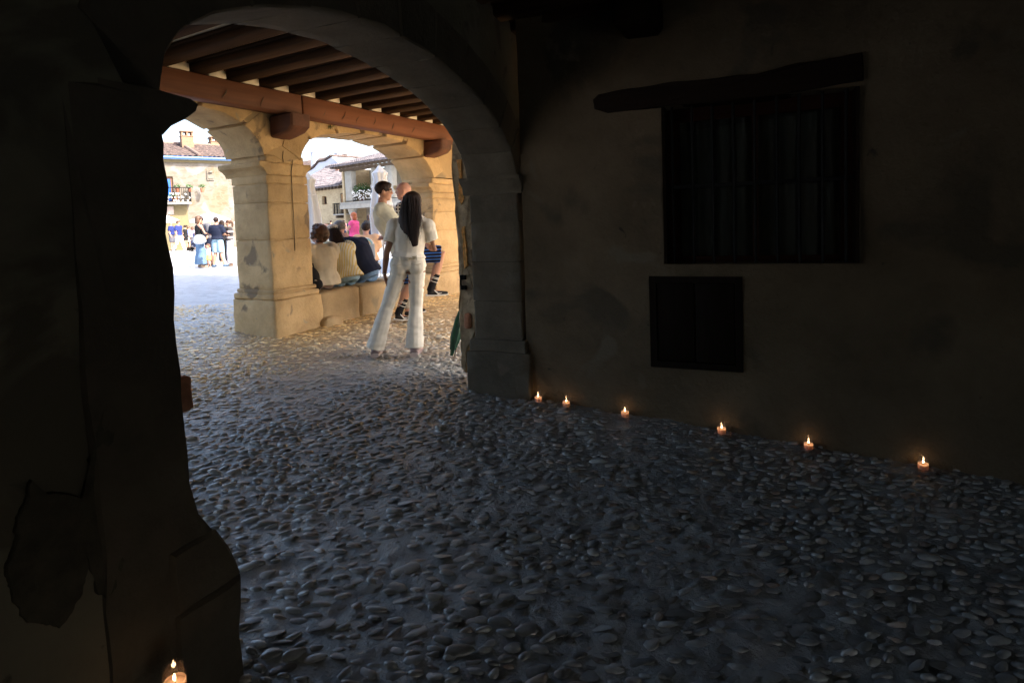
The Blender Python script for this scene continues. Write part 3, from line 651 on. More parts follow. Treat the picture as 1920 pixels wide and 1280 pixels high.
us = MB(); pts = [AR.P(-9, TA - .05, 0), AR.P(5.6, TA - .05, 0), AR.P(5.6, -4.7, 0), AR.P(1.0, -4.7, 0), RW.P(6.2, .42, 0), Vector((6.4, -3.4, 0)), Vector((-7.2, -3.4, 0)), AR.P(-9, -6, 0)]
k = len(pts); us.add([p + Vector((0, 0, 3.48)) for p in pts] + [p + Vector((0, 0, 16)) for p in pts], [tuple(range(k))[::-1], tuple(range(k, 2 * k))] + [(i, (i + 1) % k, (i + 1) % k + k, i + k) for i in range(k)])
uo = us.out('upper_storey', mat('upper_render', (.45, .36, .24)), smooth=False); tag(uo, 'plastered upper storey carried above the gallery and passage', 'building')  # unseen mass, raised tall so its shadow covers the square
# little tuft of weeds growing from the arch
M_LEAF = mat('weed_green', (.07, .13, .03), .6, .3, .4, 30)
s_, z_ = AR.px(617, 240); b = MB()
for i in range(26):
    a = random.uniform(0, 2 * pi); L = random.uniform(.03, .075); p0 = AR.P(s_ + random.uniform(-.02, .02), -.01, z_); d = Vector((cos(a), sin(a) * .4, random.uniform(-.6, .9))).normalized()
    d -= AR.n * .5; sd = d.cross(Vector((0, 0, 1))).normalized() * .007; b.add([p0, p0 + d * L * .5 + sd, p0 + d * L, p0 + d * L * .5 - sd], [(0, 1, 2, 3)])
tag(b.out('weed', M_LEAF, smooth=False), 'small green weed tuft sprouting from the top of the right arch', 'plant')

# ------------------------------------------------------------------ candles
def candle(x, y, label, group='candles along the foot of the right wall', h=.095, r=.0325):
    p = ground_px(x, y)
    if x > 500 and (p - RW.o).dot(RW.n) > -.075:
        a, _ = RW.px(x, y, -.075); p = RW.P(a, -.075, 0); p.z = ground_z(p.x, p.y)
    if x < 500:
        a, _ = AW.px(x, 1268, -.2); p = AW.P(a, -.2, 0); p.z = at_y(x, 1268, p.y).z - .062; print('CANDLE', p, ground_z(p.x, p.y))
    T = thing('candle_glass', label, 'candle', (p.x, p.y, p.z), group)
    n = 20; v = []; f = []
    pr_ = [(0, .004), (r * .92, .004), (r, .012), (r * 1.02, h), (r * .96, h), (r * .94, .014), (0, .012)]
    for rr, z in pr_:
        for k in range(n): v.append(p + Vector((rr * cos(2 * pi * k / n), rr * sin(2 * pi * k / n), z)))
    for i in range(len(pr_) - 1):
        for k in range(n): f.append((i * n + k, i * n + (k + 1) % n, (i + 1) * n + (k + 1) % n, (i + 1) * n + k))
    mesh_obj('glass', v, f, M_GLASS, T, ang=50)
    wz = random.uniform(.044, .052); b = MB(); b.tube([p + Vector((0, 0, z)) for z in (.013, .016, .03, wz, wz + .003)], [r * .85, r * .91, r * .91, r * .91, r * .86], 18, cap=False); b.tube([p + Vector((0, 0, z)) for z in (.02, wz - .007)], [r * .8, r * .88], 18); b.out('wax', M_WAX, T, ang=60)
    b = MB(); b.tube([p + Vector((0, 0, .036)), p + Vector((.001, 0, .053))], .0012, 5); b.out('wick', M_IRON, T)
    b = MB(); fh = random.uniform(.8, 1.3); b.tube([p + Vector((random.uniform(-.001, .001), 0, .051 + z * fh)) for z in (0, .003, .007, .012, .017)], [.0014, .0034, .004, .0024, .0006], 10); b.out('flame', M_FLAME, T)
    ld = bpy.data.lights.new('candle_light', 'POINT'); ld.energy = .014; ld.color = (1, .52, .26); ld.shadow_soft_size = .006
    lo = bpy.data.objects.new('candle_light', ld); COL.objects.link(lo); lo.parent = T; lo.location = (0, 0, .06)
for (x, y), l in zip(((1009, 742), (1062, 760), (1172, 779), (1353, 806), (1516, 832), (1731, 873)), ('lit candle in a glass nearest the stone pier, first of the row', 'lit candle in a glass, second from the pier, close to the first one', 'lit candle in a glass on the cobbles to the left below the cupboard door', 'lit candle in a glass on the floor below the right edge of the cupboard door', 'lit candle in a glass second from the right end of the row', 'lit candle in a glass at the right end of the row by the wall')): candle(x, y, l)
candle(327, 1291, 'lit candle in a glass at the foot of the left pier, lower left corner', group='candles along the passage')
# ------------------------------------------------------------------ the houses round the square
def tiled(name, fr, s0, s1, t0, z0, t1, z1, mat_, parent, per=.28, rows=9, th=.12, s0b=None, s1b=None, stuff=True):
    """barrel-tiled roof slope from the eave (t0, z0) up to the ridge (t1, z1); s0b, s1b = its upper ends"""
    s0b = s0 if s0b is None else s0b; s1b = s1 if s1b is None else s1b
    n = int(abs(s1 - s0) / per); cols = n * 4; v = []; f = []
    for r in range(rows):
        for e in (0, 1):
            k = (r + e) / rows - (.0 if e else 0)
            for c in range(cols + 1):
                u = c / cols; s = (s0 + (s1 - s0) * u) * (1 - k) + (s0b + (s1b - s0b) * u) * k
                h = abs(sin(pi * c / 4)) * .07 + (.035 if e == 0 else 0) + .03 * nz((s, r, e), .9, 2)
                v.append(fr.P(s, t0 + (t1 - t0) * k, z0 + (z1 - z0) * k + h))
    W = cols + 1
    for q in range(2 * rows - 1):
        for c in range(cols): f.append((q * W + c, q * W + c + 1, (q + 1) * W + c + 1, (q + 1) * W + c))
    k = len(v); v += [fr.P(s0, t0, z0 - th), fr.P(s1, t0, z0 - th), fr.P(s1b, t1, z1 - th), fr.P(s0b, t1, z1 - th)]; f.append((k + 3, k + 2, k + 1, k)); L = (2 * rows - 1) * W
    f += [(k, k + 1, cols, 0), (k + 1, k + 2, L + cols, cols), (k + 3, k, 0, L)]
    o = mesh_obj(name, v, f, mat_, parent, ang=50)
    if stuff: o['kind'] = 'stuff'
    return o
M_TILE = mat('grey_brown_barrel_tiles', (.065, .056, .054), .85, .2, .5, 3.5, bump=.2, bsc=10, hue=(.12, .085, .075))
M_TILEG = mat('weathered_grey_tiles', (.1, .1, .115), .85, .2, .45, 3, hue=(.17, .145, .15))
M_TILER = mat('red_ridge_tiles', (.2, .1, .07), .85, .2, .25, 3)
M_WA = mat('pale_rubble_render', (.155, .133, .105), .9, .15, .2, .9, hue=(.175, .155, .135), patch=[((.21, .205, .21), .7, .56), ((.17, .125, .075), .5, .58)], extra=rubble((.105, .085, .06), (.19, .165, .13), (.175, .16, .14), 3.0))
M_WB = mat('warm_rubble_stone', (.4, .32, .2), .9, .15, .15, 1.2, extra=rubble((.3, .23, .14), (.52, .42, .27), (.46, .38, .27), 2.8))
M_OCR = mat('yellow_render', (.17, .14, .08), .9, .1, .1, 1)
M_WHITE = mat('white_grey_render', (.48, .5, .56), .9, .1, .07, .8)
M_GREYC = mat('grey_stone_column', (.32, .31, .28), .9, .15, .15, 2)
M_GUT = mat('blue_zinc_gutter', (.05, .12, .3), .5, .4, .1, 2)
M_TIMB = mat('weathered_eave_timber', (.1, .075, .055), .85, .2, .3, 3)
M_DOORW = mat('old_door_wood', (.26, .15, .07), .7, .2, .3, 6)
M_WFR = mat('brown_window_frame', (.16, .08, .045), .6, .3, .2, 6)
M_PANEB = mat('window_pane_sky_blue', (.03, .12, .42), .12, .8, .1, 1)
M_DARK = mat('dark_opening', (.02, .018, .016), .9, .1, .2, 3)
M_REDB = mat('red_chimney_brick', (.42, .2, .13), .9, .2, .25, 6)
M_ORB = mat('buff_chimney_brick', (.24, .15, .1), .9, .2, .2, 6)
M_PLANT = mat('balcony_green', (.05, .11, .03), .6, .3, .4, 8); M_POT = mat('terracotta', (.32, .12, .07), .8, .2, .2, 8)
M_CUPW = mat('white_paper', (.8, .8, .78), .6, .3, .03, 5)
def leaves(mb, c, r, n, sz):
    for i in range(n):
        d = Vector((random.gauss(0, 1), random.gauss(0, 1), random.gauss(0, 1))).normalized(); p = Vector(c) + Vector((d.x * r[0], d.y * r[1], d.z * r[2])) * random.random() ** .4
        a = Vector((random.gauss(0, 1), random.gauss(0, 1), random.gauss(0, 1))).normalized(); b = a.cross(d).normalized(); L = sz * random.uniform(.6, 1.3)
        mb.add([p - a * L, p + b * L * .5, p + a * L, p - b * L * .5], [(0, 1, 2, 3)])
def window_in(fr, h, parent, t=.12, frame=M_WFR, pane=M_PANEB, fw=.09, mull=True, name='window'):
    m = MB(); a, b, c, d = h
    m.box(fr, a, b, t, t + .06, c, c + fw).box(fr, a, b, t, t + .06, d - fw, d).box(fr, a, a + fw, t, t + .06, c + fw, d - fw).box(fr, b - fw, b, t, t + .06, c + fw, d - fw)
    if mull: m.box(fr, (a + b) / 2 - .03, (a + b) / 2 + .03, t, t + .06, c + fw, d - fw)
    w_ = sub(m.out(name, frame, parent, smooth=False)); m = MB(); m.box(fr, a + fw, b - fw, t + .03, t + .04, c + fw, d - fw); m.out('pane', pane, w_, smooth=False); return w_
def chimney(fr, px_, Y_t, parent, matb, w_=.6, name='chimney', cap_=True, domed=False):
    """px_ = (x, y top, y bottom) read from the photograph at depth Y_t behind the frame"""
    x, yt, yb = px_; s, z1 = fr.px(x, yt, Y_t); _, z0 = fr.px(x, yb, Y_t); z0 -= .8; h = z1 - z0; zc_ = z1 - .42
    m = MB(); m.box(fr, s - w_ / 2, s + w_ / 2, Y_t - w_ / 2, Y_t + w_ / 2, z0, zc_)
    g = w_ / 2 + .04; m.box(fr, s - g, s + g, Y_t - g, Y_t + g, zc_, zc_ + .05)
    for i in range(-1, 2):
        for j in range(-1, 2):
            if i or j: m.box(fr, s + i * w_ * .42 - .05, s + i * w_ * .42 + .05, Y_t + j * w_ * .42 - .05, Y_t + j * w_ * .42 + .05, zc_ + .05, z1 - .1)
    m.box(fr, s - g, s + g, Y_t - g, Y_t + g, z1 - .1, z1 - .02)
    if domed: m.tube([fr.P(s, Y_t, z1 - .02), fr.P(s, Y_t, z1 + .12), fr.P(s, Y_t, z1 + .2)], [g, g * .6, .05], 8)
    return m.out(name, matb, parent, smooth=False)
def railing(fr, s0, s1, t, z0, z1, parent, step=.13, r=.012, sides=0):
    m = MB()
    n = int((s1 - s0) / step)
    for i in range(n + 1): s = s0 + (s1 - s0) * i / n; m.box(fr, s - r, s + r, t - r, t + r, z0, z1)
    m.box(fr, s0 - .02, s1 + .02, t - .025, t + .025, z1, z1 + .05); m.box(fr, s0 - .02, s1 + .02, t - .02, t + .02, z0 + .05, z0 + .08)
    if sides:
        for s in (s0, s1):
            for k in range(1, int(sides / step)): m.box(fr, s - r, s + r, t + k * step - r, t + k * step + r, z0, z1)
            m.box(fr, s - .02, s + .02, t, t + sides, z1, z1 + .05)
    return m.out('railing', M_IRON, parent, smooth=False)

# house on the left, behind the crowd
pA = at_y(372, 380, 40); HA = Fr(pA.x, pA.y, 52)
HS = [HA.px(x, y) for x, y in ((304, 293.5), (435, 299.5))]
hA = thing('stone_house', 'pale two storey stone house with blue gutter and flowered balcony behind the crowd', 'house', tuple(HA.P(0, 0, .33)))
sL, sR = -9.5, 5.5; zE = HA.px(370, 300)[1]
wa = (HA.px(307, 340)[0], HA.px(324.5, 340)[0], HA.px(318, 357)[1] - .9, HA.px(318, 331)[1])
wlow = HA.px(330, 415)[0]
holed_wall('wall', HA, sL, sR, -.2, zE, [wa, (HA.px(303, 430)[0], HA.px(316, 430)[0], .3, HA.px(318, 421)[1])], M_WA, hA, depth=.35, amp=.04, step=.5, back=7)
window_in(HA, wa, hA, t=.1, fw=.14, mull=False)
m = MB(); a_ = HA.px(303, 430)[0]; b_ = HA.px(316, 430)[0]; m.box(HA, a_, b_, .2, .25, .3, HA.px(318, 421)[1]); m.out('door', M_DARK, hA, smooth=False)
za = HA.px(330, 381)[1]; sa, sb2 = HA.px(281, 381, -.6)[0], HA.px(358.5, 381, -.6)[0]
ba = sub(rock('balcony', HA, sa, sb2, -.7, .02, za - .1, za + .04, M_GREYC, hA, amp=.01, div=.6)); railing(HA, sa, sb2, -.66, za + .04, za + .98, ba, sides=.66)
m = MB(); m.box(HA, sL, HA.px(352, 400)[0], -.035, .0, .3, za - .12); m.out('yellow_render_panel', M_OCR, hA, smooth=False)
s1_, z1_ = HA.px(301, 403); s2_, z2_ = HA.px(325, 387); m = MB(); m.box(HA, s1_, s2_, -.07, -.036, z1_, z2_); m.out('plaque', mat('dusky_plaque', (.4, .33, .3), .8), hA, smooth=False)
for i in range(4):
    s = sa + .9 + i * .75; m = MB(); m.tube([HA.P(s, -.5, za + .72), HA.P(s, -.5, za + .98)], [.11, .15], 8); pt = sub(m.out('flower_pot', M_POT, hA)); m = MB(); leaves(m, HA.P(s, -.5, za + 1.12), (.28, .2, .16), 60, .06); m.out('plant', M_PLANT, pt, smooth=False)
for i in range(3):
    s = sb2 - .9 - i * .55; m = MB(); m.tube([HA.P(s, -.5, za + .05), HA.P(s, -.5, za + .34)], [.13, .18], 8); m.out('flower_pot', M_POT, hA)
m = MB(); leaves(m, HA.P(sb2 - 2.0, -.45, za + .45), (1.5, .15, .13), 160, .06); m.out('plant', M_PLANT, hA, smooth=False)['kind'] = 'stuff'
m = MB()
for i in range(46): q = HA.P(random.uniform(sa, sb2), -.7, za + random.choice((.12, .36, .6)) + random.uniform(-.04, .04)); m.ell(q, (.05, .05, .055), 6, 4)
o = m.out('paper_candle_cup', M_CUPW, ba); o['kind'] = 'stuff'
m = MB(); s1_, z1_ = HA.px(388, 338); s2_, z2_ = HA.px(400, 319.5); m.box(HA, s1_, s2_, -.09, .0, z1_, z2_); m.box(HA, s1_ + .07, s2_ - .07, -.13, -.09, z1_ + .1, z2_ - .2); m.tube([HA.P((s1_ + s2_) / 2, -.12, z2_ - .18), HA.P((s1_ + s2_) / 2, -.12, z2_ - .05)], [.16, .1], 6); m.out('stone_shield', M_WA, hA, smooth=False)
m = MB(); m.box(HA, sL, sR, -.12, -.0, zE - .2, zE - .02); m.out('cornice', M_OCR, hA, smooth=False)
m = MB(); m.tube([HA.P(sL, -.34, zE + .08), HA.P(sR, -.34, zE + .08)], .11, 8); m.box(HA, sL, sR, -.26, -.22, zE, zE + .16); m.out('gutter', M_GUT, hA)
zR = zE + 1.55
tiled('roof', HA, sL, sR, -.3, zE + .16, 4.2, zR, M_TILE, hA, per=.3, rows=11, s1b=sR - 1.0)
m = MB(); m.tube([HA.P(sL, 4.2, zR + .05), HA.P(sR - 1, 4.2, zR + .05)], .14, 8); m.tube([HA.P(sR - 1, 4.2, zR + .05), HA.P(sR, -.3, zE + .24)], .13, 8)
r1 = HA.px(375, 293, -.25); r0 = HA.px(338, 268, 4.0); m.tube([HA.P(r1[0], -.25, zE + .3), HA.P(r0[0], 4.1, zR + .1)], .12, 8); m.out('ridge_tiles', mat('pinkish_ridge_tiles', (.17, .12, .1), .85), hA)
chimney(HA, (349, 246, 268), 3.2, hA, M_ORB, .78); chimney(HA, (406, 257.5, 272), 4.6, hA, M_ORB, 1.05)

# houses at the far end of the square: plain stone house, then the galleried one
HB = Fr(*at_y(648, 380, 56).xy, 130.0)
hB = thing('stone_house', 'honey stone house with small square window between the umbrella and the gallery', 'house', tuple(HB.P(-4, 0, .33)))
zB = HB.px(612, 352)[1]; sB0 = HB.px(574, 380)[0] - 3
wb = (HB.px(604, 374)[0], HB.px(612.5, 374)[0], HB.px(608, 383.5)[1], HB.px(608, 368)[1])
db = (HB.px(641, 374)[0], HB.px(650.5, 374)[0], HB.px(645, 383)[1] - .3, HB.px(645, 364)[1])
dl = (HB.px(609, 430)[0], HB.px(620.5, 430)[0], .33, HB.px(614, 419)[1]); dm = (HB.px(641, 430)[0], HB.px(652, 430)[0], .33, HB.px(646, 416)[1])
sB1 = .0
holed_wall('wall', HB, sB0, sB1, -.2, zB, [wb, dl], M_WB, hB, depth=.4, amp=.05, step=.5, back=6)
window_in(HB, wb, hB, pane=M_DARK, mull=False, t=.25)
m = MB(); m.box(HB, dl[0], dl[1], .2, .26, dl[2], dl[3]); m.out('door', M_DOORW, hB, smooth=False)
m = MB(); m.box(HB, dl[0] - .1, dl[1] + .1, -.05, .1, dl[3], dl[3] + .3); m.out('door_lintel', M_WB, hB, smooth=False)
m = MB(); m.box(HB, sB0, sB1, -.5, .0, zB - .02, zB + .06); m.out('eave_board', M_TIMB, hB, smooth=False)
nr = 17
for i in range(nr):
    s = sB0 + (sB1 - sB0) * (i + .5) / nr; m = MB(); m.box(HB, s - .09, s + .09, -.62, .0, zB - .24, zB - .03); m.out('rafter_end', M_TIMB, hB, smooth=False)
tB = 5.0; zB2 = HB.px(640, 306, tB)[1]
tiled('roof', HB, sB0, sB1, -.7, zB + .08, tB, zB2, M_TILEG, hB, per=.3, rows=12)
# white gable end rising behind it
hD = thing('white_house', 'pale blue white gabled house with two slender chimneys behind the stone house', 'house', tuple(HB.P(-5, tB + 1, .33)))
g = [HB.px(x, y, tB + .1) for x, y in ((571, 380), (571, 328), (578, 322), (588.5, 315.5), (594, 309), (597.5, 304.5), (610, 302.5), (622, 294), (628, 299), (640, 311), (655, 322), (655, 360))]
g = [(a, max(z, 4.0)) for a, z in g]
prism('wall', HB, g, tB + .1, tB + 5, M_WHITE, hD, amp=.02, step=1.5, bev=.02, div=2)
g2 = [HB.px(x, y, tB + .1) for x, y in ((571, 326), (578, 320.5), (588.5, 314), (594, 307.5), (597.5, 303), (610, 301), (622, 292.5))]
for a, b in zip(g2, g2[1:]):
    k = MB(); k.add([HB.P(a[0], tB - .1, a[1]), HB.P(b[0], tB - .1, b[1]), HB.P(b[0], tB + 5.2, b[1]), HB.P(a[0], tB + 5.2, a[1]), HB.P(a[0], tB - .1, a[1] + .16), HB.P(b[0], tB - .1, b[1] + .16), HB.P(b[0], tB + 5.2, b[1] + .16), HB.P(a[0], tB + 5.2, a[1] + .16)], [(3, 2, 1, 0), (4, 5, 6, 7), (0, 1, 5, 4), (1, 2, 6, 5), (2, 3, 7, 6), (3, 0, 4, 7)])
    k.out('roof_edge', M_TILE, hD, smooth=False)
r_a = HB.px(597, 303, tB + 2); r_b = HB.px(622, 293.5, tB + 2); r_c = HB.px(562, 305, tB + 6); 
tiled('roof', HB, r_c[0] - 3, HB.px(612, 300, tB + 5)[0], tB + 5.0, HB.px(580, 309, tB + 5)[1] - .4, tB + 8.5, HB.px(600, 296, tB + 8)[1], M_TILE, hD, per=.3, rows=8)
chimney(HB, (588.5, 285, 316), tB + 2.2, hD, M_WHITE, .62, domed=True); chimney(HB, (633.5, 287, 306), tB + 2.2, hD, M_WHITE, .6, domed=True)
chimney(HB, (635, 308.5, 324), tB - 2.0, hB, M_REDB, .5)

# galleried house
HC = Fr(*HB.P(0, -.9, 0).xy, 130.0)
hC = thing('galleried_house', 'grey galleried house with deep eaves and open balcony at the far end', 'house', tuple(HC.P(4, 0, .33)))
sc0 = HC.px(647, 380)[0]; zc1 = HC.px(690, 309)[1]; zs = HC.px(680, 377)[1]; s_e = 12.0
colx = [(HC.px(647, 350)[0], HC.px(659.5, 350)[0]), (HC.px(696, 350)[0], HC.px(701, 350)[0]), (HC.px(722, 350)[0], HC.px(736, 350)[0])]
colx += [(colx[2][0] + 2.6, colx[2][1] + 2.6)]
for a, b in colx: rock('column', HC, a, b, .0, .55, zs + .1, zc1 - .3, M_GREYC, hC, amp=.015, div=.6, bev=.03)
m = MB(); m.box(HC, sc0 - .6, s_e, -.05, .5, zc1 - .3, zc1 - .05); m.out('eave_beam', M_TIMB, hC, smooth=False)
n = 17
for i in range(n): s = sc0 - .6 + i * .62; m = MB(); m.box(HC, s - .09, s + .09, -1.0, .1, zc1 - .04, zc1 + .15); m.out('rafter_end', M_TIMB, hC, smooth=False)
tiled('roof', HC, sc0 - 1.2, s_e, -1.15, zc1 + .17, 5.2, HC.px(715, 283, 4)[1] + .2, M_TILEG, hC, per=.3, rows=13, s0b=sc0 + 2.2)
dw = (HC.px(671, 345, 3)[0], HC.px(685, 345, 3)[0], HC.px(678, 362, 3)[1], HC.px(678, 336, 3)[1])
holed_wall('gallery_back_wall', HC, sc0 - .3, s_e, zs, zc1, [dw], mat('beige_gallery_wall', (.36, .32, .25), .9, .1, .1, 1), hC, t=3.0, depth=.2, amp=.02, step=.6)
window_in(HC, dw, hC, t=3.1, frame=M_GREYC, pane=mat('pale_blue_shutter', (.42, .5, .56), .6), mull=False)
m = MB(); m.box(HC, sc0 - .5, s_e, -.2, 3.2, zs - .22, zs); m.out('gallery_floor', M_GREYC, hC, smooth=False)
m = MB(); m.box(HC, sc0 - .4, s_e, -.35, .3, zs - .62, zs - .23); m.out('floor_beam', M_GREYC, hC, smooth=False)
m = MB(); m.box(HC, sc0 - .3, sc0 - .05, .0, 6, -.2, zc1); m.out('side_wall', M_WB, hC, smooth=False)
m = MB(); m.box(HC, sc0 - .3, s_e, 2.4, 2.6, -.2, zs - .2); m.out('ground_floor_wall', mat('grey_beige_wall', (.42, .38, .32), .9, .1, .1, 1), hC, smooth=False)
cx_ = HC.px(657, 392)[0]
m = MB(); m.tube([HC.P(cx_, .25, z) for z in (.2, zs - 1.3)], .2, 10); m.tube([HC.P(cx_, .25, z) for z in (zs - 1.35, zs - 1.1, zs - .85, zs - .63)], [.2, .34, .42, .46], 10); m.out('stone_column', M_GREYC, hC)
m = MB(); m.tube([HC.P(cx_ + 5.3, .25, z) for z in (.2, zs - 1.3)], .2, 10); m.tube([HC.P(cx_ + 5.3, .25, z) for z in (zs - 1.35, zs - 1.1, zs - .85, zs - .63)], [.2, .34, .42, .46], 10); m.out('stone_column', M_GREYC, hC)
railing(HC, colx[0][1], colx[1][0], .1, zs, zs + 1.0, hC, step=.16, r=.018); railing(HC, colx[1][1], colx[2][0], .1, zs, zs + 1.0, hC, step=.16, r=.018)
m = MB()
for i in range(80): m.ell(HC.P(random.uniform(colx[0][1], colx[1][0]), .02, zs + random.uniform(.15, 1.0)), (.05, .05, .06), 6, 4)
o = m.out('paper_candle_cup', M_CUPW, hC); o['kind'] = 'stuff'
pl_ = thing('potted_bush', 'green potted bush on the gallery of the far house beside the man in white', 'plant', tuple(HC.P(colx[0][1] + .7, .5, zs)))
m = MB(); m.tube([HC.P(colx[0][1] + .7, .5, zs), HC.P(colx[0][1] + .7, .5, zs + .5)], [.2, .28], 10); m.out('pot', M_POT, pl_)
m = MB(); leaves(m, HC.P(colx[0][1] + 1.0, .5, zs + 1.15), (.95, .4, .55), 420, .09); m.out('foliage', M_PLANT, pl_, smooth=False)
m = MB(); leaves(m, HC.P(colx[0][1] + 1.0, .4, zs + 1.3), (.8, .4, .45), 14, .07); m.out('blossom', M_CUPW, pl_, smooth=False)
# the stone house's little balcony, in the corner
zb2 = HB.px(640, 401.5)[1]; b0, b1 = HB.px(626, 400, -.7)[0], HB.px(652, 400, -.7)[0]
bb = sub(rock('balcony', HB, b0, b1, -.8, .02, zb2 - .12, zb2, M_GREYC, hB, amp=.01, div=.5)); railing(HB, b0, b1, -.76, zb2, zb2 + 1.0, bb, step=.15, r=.018, sides=.7)
for i in range(2): m = MB(); s = b0 + .5 + i * 1.3; m.box(HB, s - .1, s + .1, -.78, .0, zb2 - .38, zb2 - .12); m.out('bracket', M_TIMB, bb, smooth=False)
m = MB(); m.box(HB, db[0], db[1], -.06, .02, zb2, db[3]); d_ = sub(m.out('balcony_door', M_DOORW, hB, smooth=False)); m = MB(); m.box(HB, db[0] - .1, db[0], -.08, .0, zb2, db[3] + .1).box(HB, db[1], db[1] + .1, -.08, .0, zb2, db[3] + .1).box(HB, db[0], db[1], -.08, .0, db[3], db[3] + .12); m.out('frame', M_TIMB, d_, smooth=False)
m = MB(); m.box(HB, dm[0], dm[1], -.05, .0, .33, dm[3]); m.out('dark_doorway', M_DARK, hB, smooth=False)
# unseen house beyond the gallery, added to bounce warm sunlight into it
HS_ = Fr(.8, 12.6, 70.0)
hs = thing('side_bounce_house', 'sunlit ochre house across the side street beyond the gallery', 'house', tuple(HS_.P(4, 0, .33)))
hw = [(1.2, 2.2, 1.2, 2.6), (4, 5, .33, 2.5), (1.2, 2.2, 4, 5.2), (4, 5, 4, 5.2)]
holed_wall('wall', HS_, -.5, 9, -.2, 6.6, hw, mat('bright_ochre_render', (.62, .42, .2), .9, .1, .08, 1), hs, depth=.25, amp=.03, step=.5, back=5)
for h_ in hw: window_in(HS_, h_, hs, t=.15)
tiled('roof', HS_, -.9, 9.3, -.5, 6.65, 2.6, 7.9, M_TILE, hs, per=.3, rows=8)

# ------------------------------------------------------------------ umbrellas in the square
M_CANV = mat('white_canvas', (.74, .74, .76), .85, .2, .04, 2); M_POLE = mat('pale_pole', (.5, .5, .5), .5, .4, .1, 5)
def closed_umbrella(x, yt, yb, Y, label, wr=.26):
    p = at_y(x, yt, Y); zt = p.z; g = ground_z(p.x, p.y); T = thing('closed_umbrella', label, 'umbrella', (p.x, p.y, g), 'furled white umbrellas beyond the arcade')
    m = MB(); m.tube([(p.x, p.y, g + .05), (p.x, p.y, zt + .02)], .022, 8); m.out('pole', M_POLE, T)
    m = MB(); m.tube([(p.x, p.y, g), (p.x, p.y, g + .06), (p.x, p.y, g + .1)], [.3, .3, .05], 16); m.out('base', M_GREYC, T)
    n = 48; v = []; f = []; hs_ = [(0, .03), (.06, .07), (.16, .17), (.27, .13), (.5, .155), (.8, .19), (1.1, .22), (1.45, wr), (1.7, wr * 1.03)]
    for d, r in hs_:
        for k in range(n):
            a = 2 * pi * k / n; rr = r * (1 + .28 * cos(8 * a + d * .6) * min(1, d * 1.5) + .05 * sin(3 * a + d * 3)); v.append((p.x + rr * cos(a), p.y + rr * sin(a), zt - d))
    for i in range(len(hs_) - 1):
        for k in range(n): f.append((i * n + k, (i + 1) * n + k, (i + 1) * n + (k + 1) % n, i * n + (k + 1) % n))
    mesh_obj('canopy', v, f, M_CANV, T, ang=60)
    m = MB(); m.tube([(p.x + .17 * cos(a), p.y + .17 * sin(a), zt - .45) for a in np.linspace(0, 2 * pi, 20)], .012, 6); m.out('strap', M_CANV, T)
closed_umbrella(711, 311, 450, 12.5, 'furled white umbrella standing behind the young man in glasses', wr=.2)
closed_umbrella(573, 322, 440, 11.0, 'furled white umbrella half hidden behind the middle pillar')
def open_umbrella(x, ytop, yedge, halfw, Y, label):
    p = at_y(x, ytop, Y); r = halfw / F * Y; drop = (yedge - ytop) / F * Y; g = ground_z(p.x, p.y); T = thing('open_umbrella', label, 'umbrella', (p.x, p.y, g), 'white terrace umbrellas in the square')
    m = MB(); m.tube([(p.x, p.y, g), (p.x, p.y, p.z)], .03, 8); m.out('pole', M_POLE, T)
    v = [(p.x, p.y, p.z)]; f = []; n = 8
    ring = []
    for k in range(n): a = 2 * pi * k / n + .39; v.append((p.x + r * cos(a), p.y + r * sin(a), p.z - drop)); v.append((p.x + r * cos(a), p.y + r * sin(a), p.z - drop - .14))
    for k in range(n): a = 1 + 2 * k; b = 1 + 2 * ((k + 1) % n); f.append((0, a, b)); f.append((a, a + 1, b + 1, b))
    mesh_obj('canopy', v, f, M_CANV, T, smooth=False)
    for k in range(n):
        a = 2 * pi * k / n + .39; m = MB(); m.tube([(p.x, p.y, p.z - drop * 1.35), (p.x + r * .55 * cos(a), p.y + r * .55 * sin(a), p.z - drop * .6)], .012, 5); m.out('rib', M_POLE, T)
open_umbrella(393, 397.5, 412, 34, 36, 'open white terrace umbrella above the heads of the nearest group in the square')
open_umbrella(304, 400, 413.5, 27, 34, 'open white terrace umbrella at left edge, above the man in the white cap')
open_umbrella(447, 408, 416, 18, 42, 'open white terrace umbrella mostly hidden behind the middle pillar')
# ------------------------------------------------------------------ people
SKIN = mat('sunny_skin', (.46, .25, .17), .55, .35, .08, 20); SKIN.node_tree.nodes['Principled BSDF'].inputs['Subsurface Weight'].default_value = .08
SKIN2 = mat('tanned_skin', (.3, .15, .095), .55, .35, .08, 20); SKIN3 = mat('rosy_skin', (.62, .34, .27), .55, .35, .08, 20)
_mc = {}
def fab(col, rough=.85, var=.1, extra=None, key=None):
    k = (tuple(col), key)
    if k not in _mc: _mc[k] = mat('fabric', col, rough, .15, var, 14, bump=.15, bsc=90, extra=extra)
    return _mc[k]
H_DARK = mat('dark_brown_hair', (.022, .011, .008), .55, .25, .45, 40); H_BROWN = mat('brown_hair', (.09, .045, .025), .5, .4, .4, 30); H_GREY = mat('greying_hair', (.14, .12, .105), .55, .3, .4, 40); H_RED = mat('coppery_hair', (.4, .12, .05), .5, .4, .3, 30)
